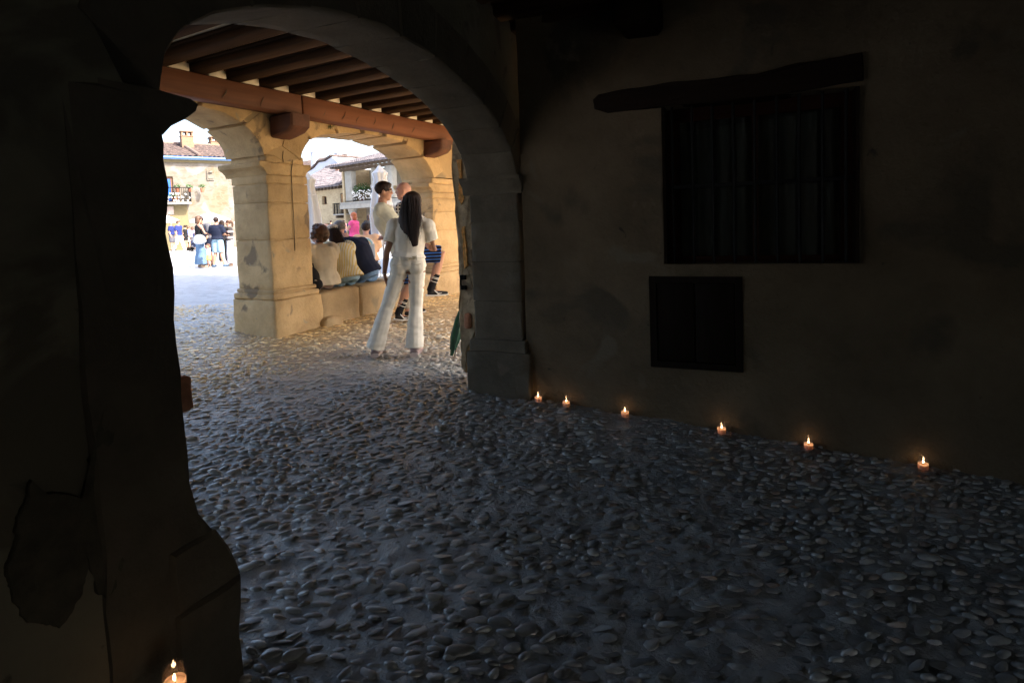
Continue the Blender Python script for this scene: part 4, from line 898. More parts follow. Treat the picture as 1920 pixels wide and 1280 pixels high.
def voxel(name, mb, vox, matl, parent, it=2, fold=0, fsc=9, seed=1, fax=(1, 1, .5)):
    me = bpy.data.meshes.new('t'); me.from_pydata([tuple(v) for v in mb.v], [], mb.f)
    bm = bmesh.new(); bm.from_mesh(me); bmesh.ops.recalc_face_normals(bm, faces=bm.faces); bm.to_mesh(me); bm.free()
    o = bpy.data.objects.new('t', me); COL.objects.link(o)
    r = o.modifiers.new('r', 'REMESH'); r.mode = 'VOXEL'; r.voxel_size = vox
    s = o.modifiers.new('s', 'SMOOTH'); s.iterations = it; s.factor = .5
    dg = bpy.context.evaluated_depsgraph_get(); ev = o.evaluated_get(dg); m2 = bpy.data.meshes.new_from_object(ev, depsgraph=dg)
    bpy.data.objects.remove(o); bpy.data.meshes.remove(me)
    if fold:
        n = len(m2.vertices); co = np.empty(n * 3); m2.vertices.foreach_get('co', co); co = co.reshape(-1, 3); no = np.empty(n * 3); m2.vertex_normals.foreach_get('vector', no); no = no.reshape(-1, 3)
        for i in range(n):
            q = Vector((co[i, 0] * fax[0], co[i, 1] * fax[1], co[i, 2] * fax[2])) * fsc; k = noise.noise(q + Vector((seed, 0, 0))); k = (1 - abs(k) * 2) * .5 + .5 * noise.noise(q * 2.3)
            co[i] += no[i] * fold * k
        m2.vertices.foreach_set('co', co.ravel())
    m2.name = name; m2.polygons.foreach_set('use_smooth', [True] * len(m2.polygons)); m2.materials.clear(); m2.materials.append(matl); m2.update()
    o = bpy.data.objects.new(name, m2); COL.objects.link(o)
    if parent: adopt(o, parent)
    return o

BASE = dict(pel=(0, 0, .94), wst=(0, .01, 1.07), chs=(0, .0, 1.26), nck=(0, -.01, 1.42), hed=(0, .015, 1.585),
            shL=(-.175, 0, 1.37), elL=(-.225, -.03, 1.1), wrL=(-.22, .05, .87), shR=(.175, 0, 1.37), elR=(.225, -.03, 1.1), wrR=(.22, .05, .87),
            hiL=(-.085, 0, .9), knL=(-.1, .02, .48), anL=(-.11, -.02, .09), toL=(-.13, .13, .035), hiR=(.085, 0, .9), knR=(.1, .02, .48), anR=(.11, -.02, .09), toR=(.13, .13, .035))
def person(label, loc, az, H=1.7, pose=None, skin=SKIN, top=None, bot=None, shoes=None, hair=None, vox=.02, group=None, head=(0, 0), build=1.0, fem=False, hands=False, extras=None, base=None, cat='person', headscale=1):
    """az = bearing the person faces; pose overrides joints (right, forward, up) at 1.7 m; top=(material, sleeve 0-1, hem, loose); bot=(kind, material, length 0-1)"""
    J = {k: Vector(v) for k, v in BASE.items()}
    if fem:
        for k in ('shL', 'shR'): J[k].x *= .9
    for k, v in (pose or {}).items(): J[k] = Vector(v)
    a = radians(az); k_ = H / 1.7; g = base if base is not None else ground_z(loc[0], loc[1]) + .012; O = Vector((loc[0], loc[1], g))
    R3 = Matrix(((cos(a), sin(a), 0), (-sin(a), cos(a), 0), (0, 0, 1)))     # right, forward, up -> world
    W = lambda p: O + R3 @ (Vector(p) * k_)
    side = R3 @ Vector((1, 0, 0)); fwd = R3 @ Vector((0, 1, 0)); near = vox < .015
    b = build; f_ = .92 if fem else 1.0
    # torso line
    Tpts = [J['pel'] + (J['pel'] - J['wst']) * .35, J['pel'], J['wst'], J['chs'], J['chs'] * .35 + J['nck'] * .65, J['nck']]
    hipw = (.178 if fem else .155) * b; Tr = [(hipw * .8, .1 * b), (hipw, .115 * b), ((.125 if fem else .14) * b, .1 * b), (.16 * b * f_, .115 * b), (.15 * b * f_, .09 * b), (.06, .06)]
    def torso(m, add, z0=0, upto=6):
        m.tube([W(p) for p in Tpts[z0:upto]], [((r[0] + add) * k_, (r[1] + add) * k_) for r in Tr[z0:upto]], 18, side=side)
        for s in ('L', 'R'): m.ell(W(J['sh' + s] * .97 + J['chs'] * .03 - Vector((0, 0, .012))), ((.062 * b + add) * k_,) * 3, 10, 8)
        m.tube([W(J['shL']), W(J['nck'] - Vector((0, 0, .03))), W(J['shR'])], [(.055 * b + add) * k_, (.065 * b + add) * k_, (.055 * b + add) * k_], 10)
    def limb(m, A, B, C, r, add=0, frac=2.0, flare=None):
        P = [J[A], J[A] * .5 + J[B] * .5, J[B], J[B] * .65 + J[C] * .35, J[C]]; P[3] = P[3] + Vector((0, -.012, 0)); rr = list(r)
        cuts_ = [0, .5, 1, 1.35, 2]; pts = []; rad = []
        for p, q, c in zip(P, rr, cuts_):
            if c <= frac + 1e-6: pts.append(p); rad.append(q)
        if frac < 2 and len(pts) < 5:
            i = len(pts); t = (frac - cuts_[i - 1]) / (cuts_[i] - cuts_[i - 1])
            if t > .02: pts.append(P[i - 1].lerp(P[i], t)); rad.append(rr[i - 1] + (rr[i] - rr[i - 1]) * t)
        rad = [(q + add) * k_ for q in rad]
        if flare:
            for i, fl in enumerate(flare[:len(rad)]): rad[i] += fl * k_
        m.tube([W(p) for p in pts], rad, 12)
    LEG = [x * b for x in (.088, .078, .055, .058, .038)]; ARM = [x * b for x in (.05, .044, .037, .038, .026)]
    if fem: ARM = [x * .86 for x in ARM]
    mb_ = MB(); torso(mb_, 0)
    mb_.tube([W(J['nck'] - Vector((0, 0, .04))), W(J['nck'].lerp(J['hed'], .55))], [.062 * k_, .052 * k_], 12)
    # head
    yaw, pit = radians(head[0]), radians(head[1]); HR = R3 @ Matrix.Rotation(-yaw, 3, 'Z') @ Matrix.Rotation(pit, 3, 'X'); hc = W(J['hed']); hs_ = k_ * headscale
    def hp(x, y, z): return hc + HR @ (Vector((x, y, z)) * hs_)
    E = lambda m, c, r, n=14, q=10: m.ell(hp(*c), tuple(v * hs_ for v in r), n, q, rot=HR)
    E(mb_, (0, -.01, .03), (.074, .093, .085)); E(mb_, (0, .02, -.035), (.06, .068, .075)); E(mb_, (0, .05, -.08), (.032, .03, .028))
    E(mb_, (0, .093, -.012), (.012, .02, .016)); E(mb_, (0, .087, .012), (.009, .012, .03)); E(mb_, (0, .072, .035), (.045, .02, .012))
    E(mb_, (0, .078, -.048), (.024, .012, .008)); E(mb_, (0, .075, -.06), (.02, .012, .008))
    for s in (-1, 1): E(mb_, (s * .074, -.005, -.005), (.01, .019, .031), 8, 6)
    for s in ('L', 'R'):
        sg = -1 if s == 'L' else 1
        limb(mb_, 'sh' + s, 'el' + s, 'wr' + s, ARM)
        hd = (J['wr' + s] - J['el' + s]).normalized(); 
        if 'hd' + s in J: hd = J['hd' + s].normalized()
        wr = J['wr' + s]; across = Vector((0, 1, 0)); across = (across - hd * across.dot(hd)).normalized(); pn = hd.cross(across)
        mb_.tube([W(wr), W(wr + hd * .04), W(wr + hd * .085)], [(.026 * k_, .02 * k_), (.038 * k_, .016 * k_), (.036 * k_, .014 * k_)], 10, side=R3 @ across)
        if near or hands:
            for i, L in enumerate((.062, .072, .068, .052)):
                o_ = across * (.027 - i * .018); p0 = wr + hd * .08 + o_; cv = pn * (-sg) * .5
                mb_.tube([W(p0), W(p0 + (hd + cv * .25).normalized() * L * .5), W(p0 + (hd + cv * .25).normalized() * L * .5 + (hd + cv).normalized() * L * .5)], [.0098 * k_, .0092 * k_, .0075 * k_], 7)
            p0 = wr + hd * .03 + across * .03; mb_.tube([W(p0), W(p0 + (hd + across * .7).normalized() * .035), W(p0 + (hd + across * .7).normalized() * .035 + (hd + across * .1).normalized() * .03)], [.012 * k_, .011 * k_, .0085 * k_], 7)
        else: mb_.tube([W(wr + hd * .07), W(wr + hd * .15)], [(.034 * k_, .014 * k_), (.02 * k_, .012 * k_)], 8, side=R3 @ across)
        limb(mb_, 'hi' + s, 'kn' + s, 'an' + s, LEG)
        an, to = J['an' + s], J['to' + s]; heel = an + Vector((0, -.035, -.045)) if abs(an.z - to.z) < .12 else an + (J['an' + s] - J['kn' + s]).normalized() * .045
        mb_.tube([W(heel), W((heel + to) * .5 + Vector((0, 0, .012))), W(to)], [.03 * k_, .034 * k_, .024 * k_], 10)
    T = voxel('person', mb_, vox if near else max(vox, .018), skin, None, it=2)
    T.data.transform(Matrix.Translation(-O)); T.location = O; T['_b'] = tuple(O); tag(T, label, cat, group)
    # the thing is its own body mesh; clothes and hair are its parts
    def part(nm, m, v, mt, **kw): return voxel(nm, m, v, mt, T, **kw)
    if bot:
        kind, bm_, ln = bot[:3]; m = MB()
        if kind in ('trousers', 'shorts', 'flared', 'wide'):
            m.tube([W(p) for p in (Tpts[0], Tpts[1], Tpts[1].lerp(Tpts[2], 1.0))], [((hipw * .82 + .01) * k_, .11 * b * k_), ((hipw + .008) * k_, (.118 * b + .01) * k_), (((.125 if fem else .142) * b + .014) * k_, (.1 * b + .012) * k_)], 18, side=side)
            fl = {'trousers': (.012, .012, .016, .016, .022), 'shorts': (.012, .03, .045, .045, .045), 'flared': (-.004, -.004, .006, .016, .052), 'wide': (.012, .025, .06, .075, .11)}[kind]
            for s in ('L', 'R'):
                if fem: m.ell(W(J['hi' + s] + Vector((0, -.045, .035))), (.092 * k_, .088 * k_, .1 * k_), 12, 8)
                limb(m, 'hi' + s, 'kn' + s, 'an' + s, LEG, .004, frac=ln, flare=fl)
        elif kind == 'skirt':
            m.tube([W(Tpts[2]), W(Tpts[1]), W(J['knL'].lerp(J['knR'], .5) + Vector((0, 0, .1)))], [(.13 * k_, .11 * k_), (.18 * k_, .14 * k_), (.2 * k_, .17 * k_)], 18, side=side)
        part('trousers' if kind != 'skirt' else 'skirt', m, vox * 1.0, bm_, fold=.009 if near else .0, fsc=7, fax=(.8, .8, 1.7), it=3)
    if top:
        tm, sl, hem = top[:3]; loose = top[3] if len(top) > 3 else .012; m = MB()
        k0 = {'crop': 2, 'waist': 1, 'long': 0, 'tank': 1}[hem]; P = Tpts[k0:]; Rr = Tr[k0:]
        if hem == 'crop': P = [P[0].lerp(Tpts[1], .35)] + P; Rr = [(Rr[0][0] + .02, Rr[0][1] + .012)] + Rr
        ex = [loose * (1.6 if i == 0 else 1) for i in range(len(P))]; ex[-1] = .004
        m.tube([W(p) for p in P], [((r[0] + e) * k_, (r[1] + e) * k_) for r, e in zip(Rr, ex)], 20, side=side)
        if hem != 'tank':
            m.tube([W(J['shL']), W(J['nck'] - Vector((0, 0, .03))), W(J['shR'])], [(.055 * b + .01) * k_, (.062 * b + .012) * k_, (.055 * b + .01) * k_], 12)
            for s in ('L', 'R'):
                m.ell(W(J['sh' + s] * .97 + J['chs'] * .03 - Vector((0, 0, .012))), ((.06 * b + loose) * k_,) * 3, 12, 8)
                limb(m, 'sh' + s, 'el' + s, 'wr' + s, ARM, loose * .8, frac=sl, flare=(.006, .014, .014, .012, .01))
        part('shirt', m, vox, tm, fold=.012 if near else .004, fsc=7, it=3, seed=len(label))
    if shoes:
        for s in ('L', 'R'):
            m = MB(); an, to = J['an' + s], J['to' + s]; dn = Vector((0, 0, -1)) if abs(an.z - to.z) < .12 else (J['an' + s] - J['kn' + s]).normalized()
            heel = an + dn * .05 + Vector((0, -.035, 0)); heel2 = an + dn * .01 + Vector((0, -.03, 0)); 
            d = (to - heel).normalized(); m.tube([W(heel - d * .01), W(heel.lerp(to, .5)), W(to + d * .035)], [(.042 * k_, .04 * k_), (.046 * k_, .04 * k_), (.036 * k_, .026 * k_)], 12, side=R3 @ Vector((1, 0, 0)))
            m.tube([W(an + dn * .0), W(an + dn * .05)], [.046 * k_, .046 * k_], 10)
            sh = part('shoe', m, min(vox, .016), shoes[0], it=2)
            if len(shoes) > 1:
                sub(sh); up = -dn; lo = .034; q = MB(); pts = [heel - d * .03 + dn * lo * .6, heel.lerp(to, .5) + dn * lo * .6, to + d * .04 + dn * lo * .3]
                q.tube([W(p) for p in pts], [(.046 * k_, .016 * k_), (.05 * k_, .016 * k_), (.04 * k_, .014 * k_)], 12, side=R3 @ Vector((1, 0, 0))); q.out('sole', shoes[1], sh)
    if hair:
        hm, st = hair; m = MB(); fo = .0
        if st in ('short', 'shaved', 'fade'):
            th = {'short': .014, 'shaved': .004, 'fade': .007}[st]
            E(m, (0, -.018, .04), (.076 + th, .092 + th, .078 + th), 20, 14)
            if st in ('short', 'fade'): E(m, (0, .03, .085), (.055, .06, .035), 14, 8); E(m, (0, -.01, .1), (.05, .07, .03), 12, 8)
            fo = .004
        elif st == 'curly':
            for i in range(110):
                d = Vector((random.gauss(0, 1), random.gauss(-.35, .9), random.gauss(.3, .9))).normalized()
                if d.y > .55 and d.z < .5: continue
                E(m, (d.x * .115, -.03 + d.y * .12, .02 + d.z * .12), (.027, .027, .027), 6, 5)
            E(m, (0, -.03, .03), (.095, .095, .1)); fo = .01
        elif st in ('bob', 'long', 'pony', 'bun'):
            E(m, (0, -.02, .035), (.09, .1, .088), 20, 14)
            if st == 'bob': m.tube([hp(0, -.04, .02), hp(0, -.05, -.05), hp(0, -.05, -.13)], [(.092 * hs_, .07 * hs_), (.1 * hs_, .07 * hs_), (.095 * hs_, .06 * hs_)], 16, side=HR @ Vector((1, 0, 0)))
            if st == 'pony': m.tube([hp(0, -.1, .05), hp(0, -.15, .02), hp(0, -.14, -.1), hp(0, -.12, -.2)], [.025 * hs_, .035 * hs_, .035 * hs_, .012 * hs_], 10)
            if st == 'bun': E(m, (0, -.13, .07), (.045, .045, .045))
            if st == 'long':
                m.tube([hp(0, -.04, .03), hp(0, -.07, -.06), hp(0, -.1, -.16), hp(0, -.11, -.27), hp(.025, -.1, -.36), hp(.045, -.1, -.42)], [(.093 * hs_, .07 * hs_), (.108 * hs_, .065 * hs_), (.118 * hs_, .05 * hs_), (.1 * hs_, .04 * hs_), (.062 * hs_, .028 * hs_), (.03 * hs_, .015 * hs_)], 18, side=HR @ Vector((1, 0, 0)))
            fo = .004
        o = part('hair', m, min(vox, .014) if st != 'curly' else .012, hm, it=1 if st == 'curly' else 2, fold=fo * (.9 if st == 'long' else 1), fsc=28 if st == 'curly' else 34, fax=(1, 1, .18) if st != 'curly' else (1, 1, 1))
        if st == 'long' and near:
            q = MB()
            for i in range(70):
                u = random.uniform(-1, 1); w0 = random.uniform(-.3, .4); zt = random.uniform(-.02, .08); e = random.uniform(-.3, -.42) + abs(u) * .06; wv = random.uniform(0, 6); am = random.uniform(.003, .012)
                pts = []
                for j in range(9):
                    t = j / 8; z = zt + (e - zt) * t; wd = .094 + .022 * min(1, t * 2) - .04 * max(0, t - .6) * 2.2
                    dep = -.11 - .035 * sin(min(1, t * 1.5) * 1.5) - .012 + .05 * (abs(u) ** 2) * (1 - .4 * t); pts.append(hp(u * wd + am * sin(wv + t * 9) + .05 * t * t, dep + am * .6 * cos(wv + t * 8), z))
                q.tube(pts, [.0016 * hs_ * (1 - .5 * j / 8) for j in range(9)], 4, cap=False)
            q.out('hair_strands', hm, T)
    if near:
        for s in (-1, 1):
            q = MB(); E(q, (s * .03, .076, .012), (.0125, .009, .008), 8, 6); ey = sub(q.out('eye', mat('eye_white', (.7, .68, .65), .2) if 'eye' not in _mc else _mc['eye'], T)); _mc['eye'] = ey.data.materials[0]
            q = MB(); E(q, (s * .03, .0835, .012), (.0055, .003, .0055), 8, 6); q.out('iris', M_DARK, ey)
            q = MB(); q.tube([hp(s * .012, .088, .032), hp(s * .03, .09, .037), hp(s * .05, .078, .03)], .0032 * hs_, 5); q.out('eyebrow', hair[0] if hair else H_GREY, T)
    if extras: extras(T, W, hp, J, part, R3, k_, HR, hs_)
    return T

def gp(x, y): p = ground_px(x, y); return (p.x, p.y)
WHITEF = fab((.8, .77, .68)); CREAM = fab((.62, .56, .44)); SHOE_B = mat('black_shoe', (.015, .015, .016), .6, .3, .1, 10); SOLE_W = mat('white_sole', (.72, .7, .66), .6, .3, .05, 10); SHOE_P = mat('beige_platform_shoe', (.4, .28, .2), .6, .3, .1, 10)
SAGE = fab((.68, .69, .58)); DENIM = fab((.12, .2, .32), var=.2); DENIML = fab((.25, .38, .48), var=.2); NAVY = fab((.012, .016, .035)); BLACK = fab((.014, .014, .016)); GREYF = fab((.1, .1, .12))

# --- the woman in white, foreground
SHOE_W = mat('mauve_platform_shoe', (.3, .23, .23), .6, .3, .1, 10); SHOE_S = mat('pale_mauve_sole', (.5, .42, .4), .6, .3, .1, 10)
def woman_x(T, W, hp, J, part, R3, k, HR, hs):
    m = MB(); c = W(J['wst'] * .55 + J['pel'] * .45); side = R3 @ Vector((1, 0, 0)); f = R3 @ Vector((0, 1, 0))
    m = MB(); pts = []
    for i in range(25): a = 2 * pi * i / 24; pts.append(W(J['pel'].lerp(J['wst'], .62)) + side * (.152 * k * cos(a)) + f * (.128 * k * sin(a)))
    m.tube(pts, [(.018 * k, .006 * k)] * 25, 8, side=(0, 0, 1)); m.out('waistband', WHITEF, T)
    m = MB(); q = W(J['pel'].lerp(J['wst'], .62)) - f * .134 * k + side * .05; m.tube([q - side * .03, q + side * .03], [(.016, .004)] * 2, 8, side=(0, 0, 1)); m.out('back_tab', fab((.5, .46, .33)), T)
    for sx in (-.07, .0, .1): m = MB(); q = W(J['pel'].lerp(J['wst'], .62)) - f * .13 * k + side * sx; m.tube([q + Vector((0, 0, -.025)), q + Vector((0, 0, .025))], .006, 6); m.out('belt_loop', WHITEF, T)
    m = MB(); pts = [W(J['wrL'] + Vector((.03 * cos(a), .03 * sin(a), 0))) for a in np.linspace(0, 2 * pi, 16)]; m.tube(pts, .004, 6); m.out('bracelet', mat('silver_beads', (.6, .6, .6), .3, .5, .1, 5, metal=.8), T)
    for s, sx in (('L', -.06), ('R', .06)):
        m = MB(); q = J['hi' + s] + Vector((sx * .2, -.125, .055)); m.tube([W(q + Vector((-.05, 0, 0))), W(q + Vector((0, -.008, -.012))), W(q + Vector((.05, 0, 0)))], .003, 5); m.out('pocket_seam', CREAM, T)
    for s in 'LR':
        m = MB(); m.tube([W(J['an' + s] + Vector((0, .12, -.075))), W(J['an' + s] + Vector((0, .02, -.07))), W(J['an' + s] + Vector((0, -.06, -.07)))], [(.05, .022), (.05, .022), (.045, .022)], 12, side=R3 @ Vector((1, 0, 0))); m.out('platform_sole', SHOE_S, T)
wl = Vector((*gp(697, 659), 0)); wr_ = Vector((*gp(781, 668), 0)); wc = (wl + wr_) / 2
az_w = -2
a_ = radians(az_w); sd_ = Vector((cos(a_), -sin(a_), 0)); fw_ = Vector((sin(a_), cos(a_), 0))
cl = Vector((-1.06, 5.83, 0)); dl_ = wl - cl; dr_ = wr_ - cl
lx, ly, rx, ry = dl_.dot(sd_), dl_.dot(fw_), dr_.dot(sd_), dr_.dot(fw_)
print('WOMAN', cl, lx, ly, rx, ry)
person('long haired woman in white cropped top and flared white trousers, her back turned', cl.xy, az_w, 1.7,
       pose=dict(pel=(.0, 0, .96), wst=(.01, .0, 1.08), chs=(.03, .01, 1.27), nck=(.055, .0, 1.42), hed=(.075, .03, 1.575), shL=(-.12, 0, 1.365), elL=(-.2, -.05, 1.1), wrL=(-.245, .0, .88), shR=(.215, 0, 1.355), elR=(.27, .03, 1.1), wrR=(.16, .24, 1.15),
                 hiL=(-.085, 0, .92), knL=((lx * .8 - .1) * .5 + .0, .02, .53), anL=(lx * .8, .02, .115), toL=(lx * .8 - .03, .16, .05), hiR=(.085, 0, .92), knR=((rx + .085) * .5, .02, .53), anR=(rx, -.02, .115), toR=(rx + .03, .14, .05), hdL=(.12, .05, -1)),
       skin=SKIN2, top=(WHITEF, .62, 'crop', .022), bot=('flared', WHITEF, 2.0), shoes=(SHOE_W,), hair=(H_DARK, 'long'), vox=.0085, fem=True, head=(12, -4), extras=woman_x, base=ground_z(*cl.xy) + .015, headscale=1.04)

# --- the young man in the sage shirt, hugging, one leg lifted
def plaid_mat():
    return fab((.02, .02, .02), extra=stripes((.7, .7, .7), 0, 22, .6, (.7, .7, .7)), key='plaid')
def boy_x(T, W, hp, J, part, R3, k, HR, hs):
    m = MB()
    for s in (-1, 1):
        pts = [hp(s * .033 + .026 * cos(a), .096 - .012 * abs(cos(a)), .012 + .02 * sin(a)) for a in np.linspace(0, 2 * pi, 14)]; m.tube(pts, .0024 * hs, 5)
        m.tube([hp(s * .06, .088, .018), hp(s * .078, .04, .016), hp(s * .08, -.01, .008)], .003 * hs, 5)
    m.tube([hp(-.008, .1, .016), hp(.008, .1, .016)], .003 * hs, 5); m.out('glasses', mat('black_plastic_frame', (.01, .01, .01), .3), T)
    for s in 'LR':
        an, kn = J['an' + s], J['kn' + s]; d = (kn - an).normalized(); sk = MB(); sk.tube([W(an - d * .02), W(an + d * .08), W(an + d * .2)], [.048 * k, .046 * k, .053 * k], 14); so = sub(sk.out('sock', BLACK, T))
        for h in (.1, .14, .155): q = MB(); q.tube([W(an + d * h), W(an + d * (h + .006))], [.0535 * k, .054 * k], 14); q.out('white_stripe', SOLE_W, so)
        to = J['to' + s]; md = an.lerp(to, .55) + Vector((0, 0, .0)); 
        for sd in (-1, 1):
            q = MB(); o = Vector((sd * .047, 0, -.012)); d2 = (to - an).normalized(); q.tube([W(md + o - d2 * .06 + Vector((0, 0, .018))), W(md + o - d2 * .01 - Vector((0, 0, .012))), W(md + o * .95 + d2 * .04 + Vector((0, 0, .012)))], [.003 * k, .009 * k, .0015 * k], 6); q.out('side_mark', SOLE_W, T)
bx = at_y(742, 480, 7.35)
AZB = 78
person('young man in glasses and sage green shirt embracing, dark blue shorts, one leg lifted', (bx.x, bx.y), AZB, 1.78,
       pose=dict(pel=(0, .1, .93), wst=(0, .0, 1.1), chs=(0, -.1, 1.3), nck=(0, -.14, 1.47), hed=(0, -.1, 1.63), shL=(-.17, -.12, 1.42), elL=(-.17, .06, 1.2), wrL=(-.08, .22, 1.3), shR=(.17, -.14, 1.42), elR=(.2, .05, 1.22), wrR=(.12, .2, 1.34),
                 hiL=(-.08, .1, .88), knL=(-.1, .16, .48), anL=(-.1, -.0, .12), toL=(-.1, .13, .04), hiR=(.1, .12, .88), knR=(.12, .56, .84), anR=(.12, .40, .42), toR=(.12, .57, .36)),
       skin=SKIN, top=(SAGE, .85, 'waist', .03), bot=('shorts', fab((.012, .014, .03), extra=stripes((.04, .14, .5), 2, 24, .72), key='bs'), .95), shoes=(SHOE_B, SOLE_W), hair=(H_DARK, 'fade'), vox=.0095, head=(2, -4), extras=boy_x, base=ground_z(bx.x, bx.y) + .01)
# --- the bald man he embraces, mostly hidden
mx_ = at_y(765, 480, 7.85)
person('bald man in checked shirt hugging the young man, mostly hidden by the long haired woman', (mx_.x, mx_.y), -82, 1.82,
       pose=dict(hed=(0, .02, 1.6), elL=(-.22, -.3, 1.17), wrL=(-.2, .0, 1.02), elR=(.2, .2, 1.15), wrR=(.05, .3, 1.05), shL=(-.17, 0, 1.39), anR=(.14, .05, .08), toR=(.2, -.1, .035), knR=(.12, .05, .48), toL=(-.12, -.14, .035), anL=(-.11, .0, .08)), skin=SKIN3,
       top=(plaid_mat(), 1.0, 'waist', .03), bot=('trousers', fab((.4, .38, .32)), 1.9), shoes=(SHOE_B, SOLE_W), vox=.013, head=(-15, 0))

# --- seated on the bench wall, backs to us
SEAT = .72
def sit(label, px_, lean=(0, .0), H=1.68, az=-61, hcfg=None, t=.26, fold_=0, hang=0, **kw):
    """px_ = where the seat meets the wall top in the photograph"""
    s, z = AR.px(px_[0], px_[1], t); p = AR.P(s, t, 0); k = H / 1.7; zs_ = SEAT / k - .33 / k
    lx_, ly_ = lean
    def Lp(x, y, z): f = z / .65; return (x + lx_ * f, y + ly_ * f ** 1.15, zs_ + .1 + z)
    ps = dict(pel=(0, 0, zs_ + .1), wst=Lp(0, .0, .15), chs=Lp(0, -.01, .34), nck=Lp(0, .02, .5), hed=Lp(hang * .4, .05, .66 - abs(hang) * .05), shL=Lp(-.175, .01, .45), shR=Lp(.175, .01, .45), elL=Lp(-.2, .12, .2), elR=Lp(.2, .12, .2), wrL=(-.1, .36, zs_ + .2), wrR=(.1, .36, zs_ + .2),
              hiL=(-.09, .02, zs_ + .09), hiR=(.09, .02, zs_ + .09), knL=(-.11, .46, zs_ + .12), knR=(.11, .46, zs_ + .12), anL=(-.11, .5, zs_ - .3), anR=(.11, .5, zs_ - .3), toL=(-.12, .64, zs_ - .36), toR=(.12, .64, zs_ - .36))
    ps.update(kw.pop('pose', {}))
    return person(label, (p.x, p.y), az, H, pose=ps, base=.33, group=None, **kw)
sit('curly haired woman in cream blouse seated on the bench wall beside a black backpack', (608, 536), lean=(.0, .05), H=1.62, az=-50, top=(CREAM, 1.7, 'long', .055), bot=('trousers', fab((.42, .3, .24)), 1.9), hair=(H_BROWN, 'curly'), vox=.012, fem=True, build=1.12, head=(-25, 0), skin=SKIN)
def s2x(T, W, hp, J, part, R3, k, HR, hs):
    q = MB(); E = lambda m, c, r: m.ell(hp(*c), tuple(v * hs for v in r), 18, 12, rot=HR)
    E(q, (0, -.015, .055), (.094, .106, .08)); c = voxel('cap', q, .01, fab((.55, .5, .42)), T, it=2); sub(c)
    q = MB(); q.tube([hp(-.03, .1, .045), hp(0, .16, .035)], [(.075 * hs, .008 * hs), (.06 * hs, .006 * hs)], 12, side=HR @ Vector((1, 0, 0))); q.out('brim', fab((.55, .5, .42)), c)
    q = MB(); q.tube([W(J['shL'] + Vector((.06, 0, .06))), W(J['chs'] + Vector((.05, -.15, -.02))), W(J['pel'] + Vector((.17, -.06, .1)))], .006, 6); q.out('bag_strap', BLACK, T)
yel = fab((.62, .5, .2), extra=stripes((.64, .62, .5), 0, 34, .5), key='ys')
sit('woman in beige cap and yellow striped top seated in the middle of the bench wall', (652, 534), lean=(-.02, .22), H=1.64, az=-52, top=(yel, 1.0, 'waist', .045), bot=('trousers', DENIML, 1.9), hair=(H_DARK, 'long'), vox=.0115, fem=True, build=1.12, head=(10, -18), extras=s2x, pose=dict(elL=(-.3, .25, .62), elR=(.3, .3, .62)), t=.28)
sit('man in black polo shirt and blue jeans hunched forward on the bench wall', (690, 529), lean=(-.16, .3), H=1.76, az=-46, top=(NAVY, 1.0, 'waist', .035), bot=('trousers', DENIM, 1.9), hair=(H_GREY, 'fade'), vox=.012, build=1.14, head=(-20, -25), skin=SKIN3, t=.3, hang=-.1)
# black backpack against the pillar
s_, z_ = AR.px(590, 541, .1); bpT = thing('backpack', 'small black backpack resting on the bench wall against the cream blouse', 'backpack', tuple(AR.P(s_, .14, .72)))
m = MB(); m.ell(AR.P(s_, .14, .88), (.1, .1, .16), 14, 10); m.ell(AR.P(s_ - .005, .13, .81), (.115, .1, .1), 14, 10); voxel('body', m, .012, BLACK, bpT, it=2, fold=.006)
m = MB(); m.ell(AR.P(s_, .05, .82), (.075, .045, .075), 12, 8); m.out('front_pocket', BLACK, bpT)
m = MB(); m.tube([AR.P(s_ - .02, .14, 1.02), AR.P(s_ - .01, .14, 1.075), AR.P(s_ + .03, .14, 1.08), AR.P(s_ + .045, .14, 1.01)], .009, 6); m.out('handle', BLACK, bpT)
m = MB(); m.tube([AR.P(s_ - .05, .035, .875), AR.P(s_ + .0, .02, .865), AR.P(s_ + .04, .03, .845)], .003, 5); m.out('zip', mat('silver_zip', (.6, .6, .6), .3, metal=.8), bpT)
# green umbrella leaning on the jamb
M_GREEN = mat('dark_green_nylon', (.006, .05, .028), .5, .4, .2, 10)
tip = ground_px(846, 669); tp = at_y(868, 575, tip.y + .12); gu = thing('folded_umbrella', 'folded dark green umbrella leaning tip down against the rough jamb', 'umbrella', tuple(tip))
ax = (tp - tip); 
v = []; f = []; n = 32
for i, (t, r) in enumerate(((.02, .012), (.14, .02), (.16, .03), (.4, .052), (.75, .05), (.95, .03), (1.0, .014))):
    for k in range(n):
        a = 2 * pi * k / n; rr = r * (1 + .22 * cos(6 * a + t * 3)); q = tip + ax * t; v.append(q + Vector((rr * cos(a), rr * sin(a) * .8, 0)))
for i in range(6):
    for k in range(n): f.append((i * n + k, i * n + (k + 1) % n, (i + 1) * n + (k + 1) % n, (i + 1) * n + k))
mesh_obj('canopy', v, f, M_GREEN, gu, ang=60)
m = MB(); m.tube([tip, tip + ax * .16], .006, 6); m.out('tip', M_IRON, gu); m = MB(); m.tube([tip + ax, tip + ax * 1.16, tip + ax * 1.2 + Vector((.03, 0, .01)), tip + ax * 1.16 + Vector((.05, 0, -.01))], .009, 8); m.out('handle', M_DWOOD, gu)
m = MB(); m.tube([tip + Vector((.035, 0, .0)) + ax * .0, tip + Vector((.03, 0, 0)) + ax * .2], .005, 6); m.out('rib_end', M_IRON, gu)

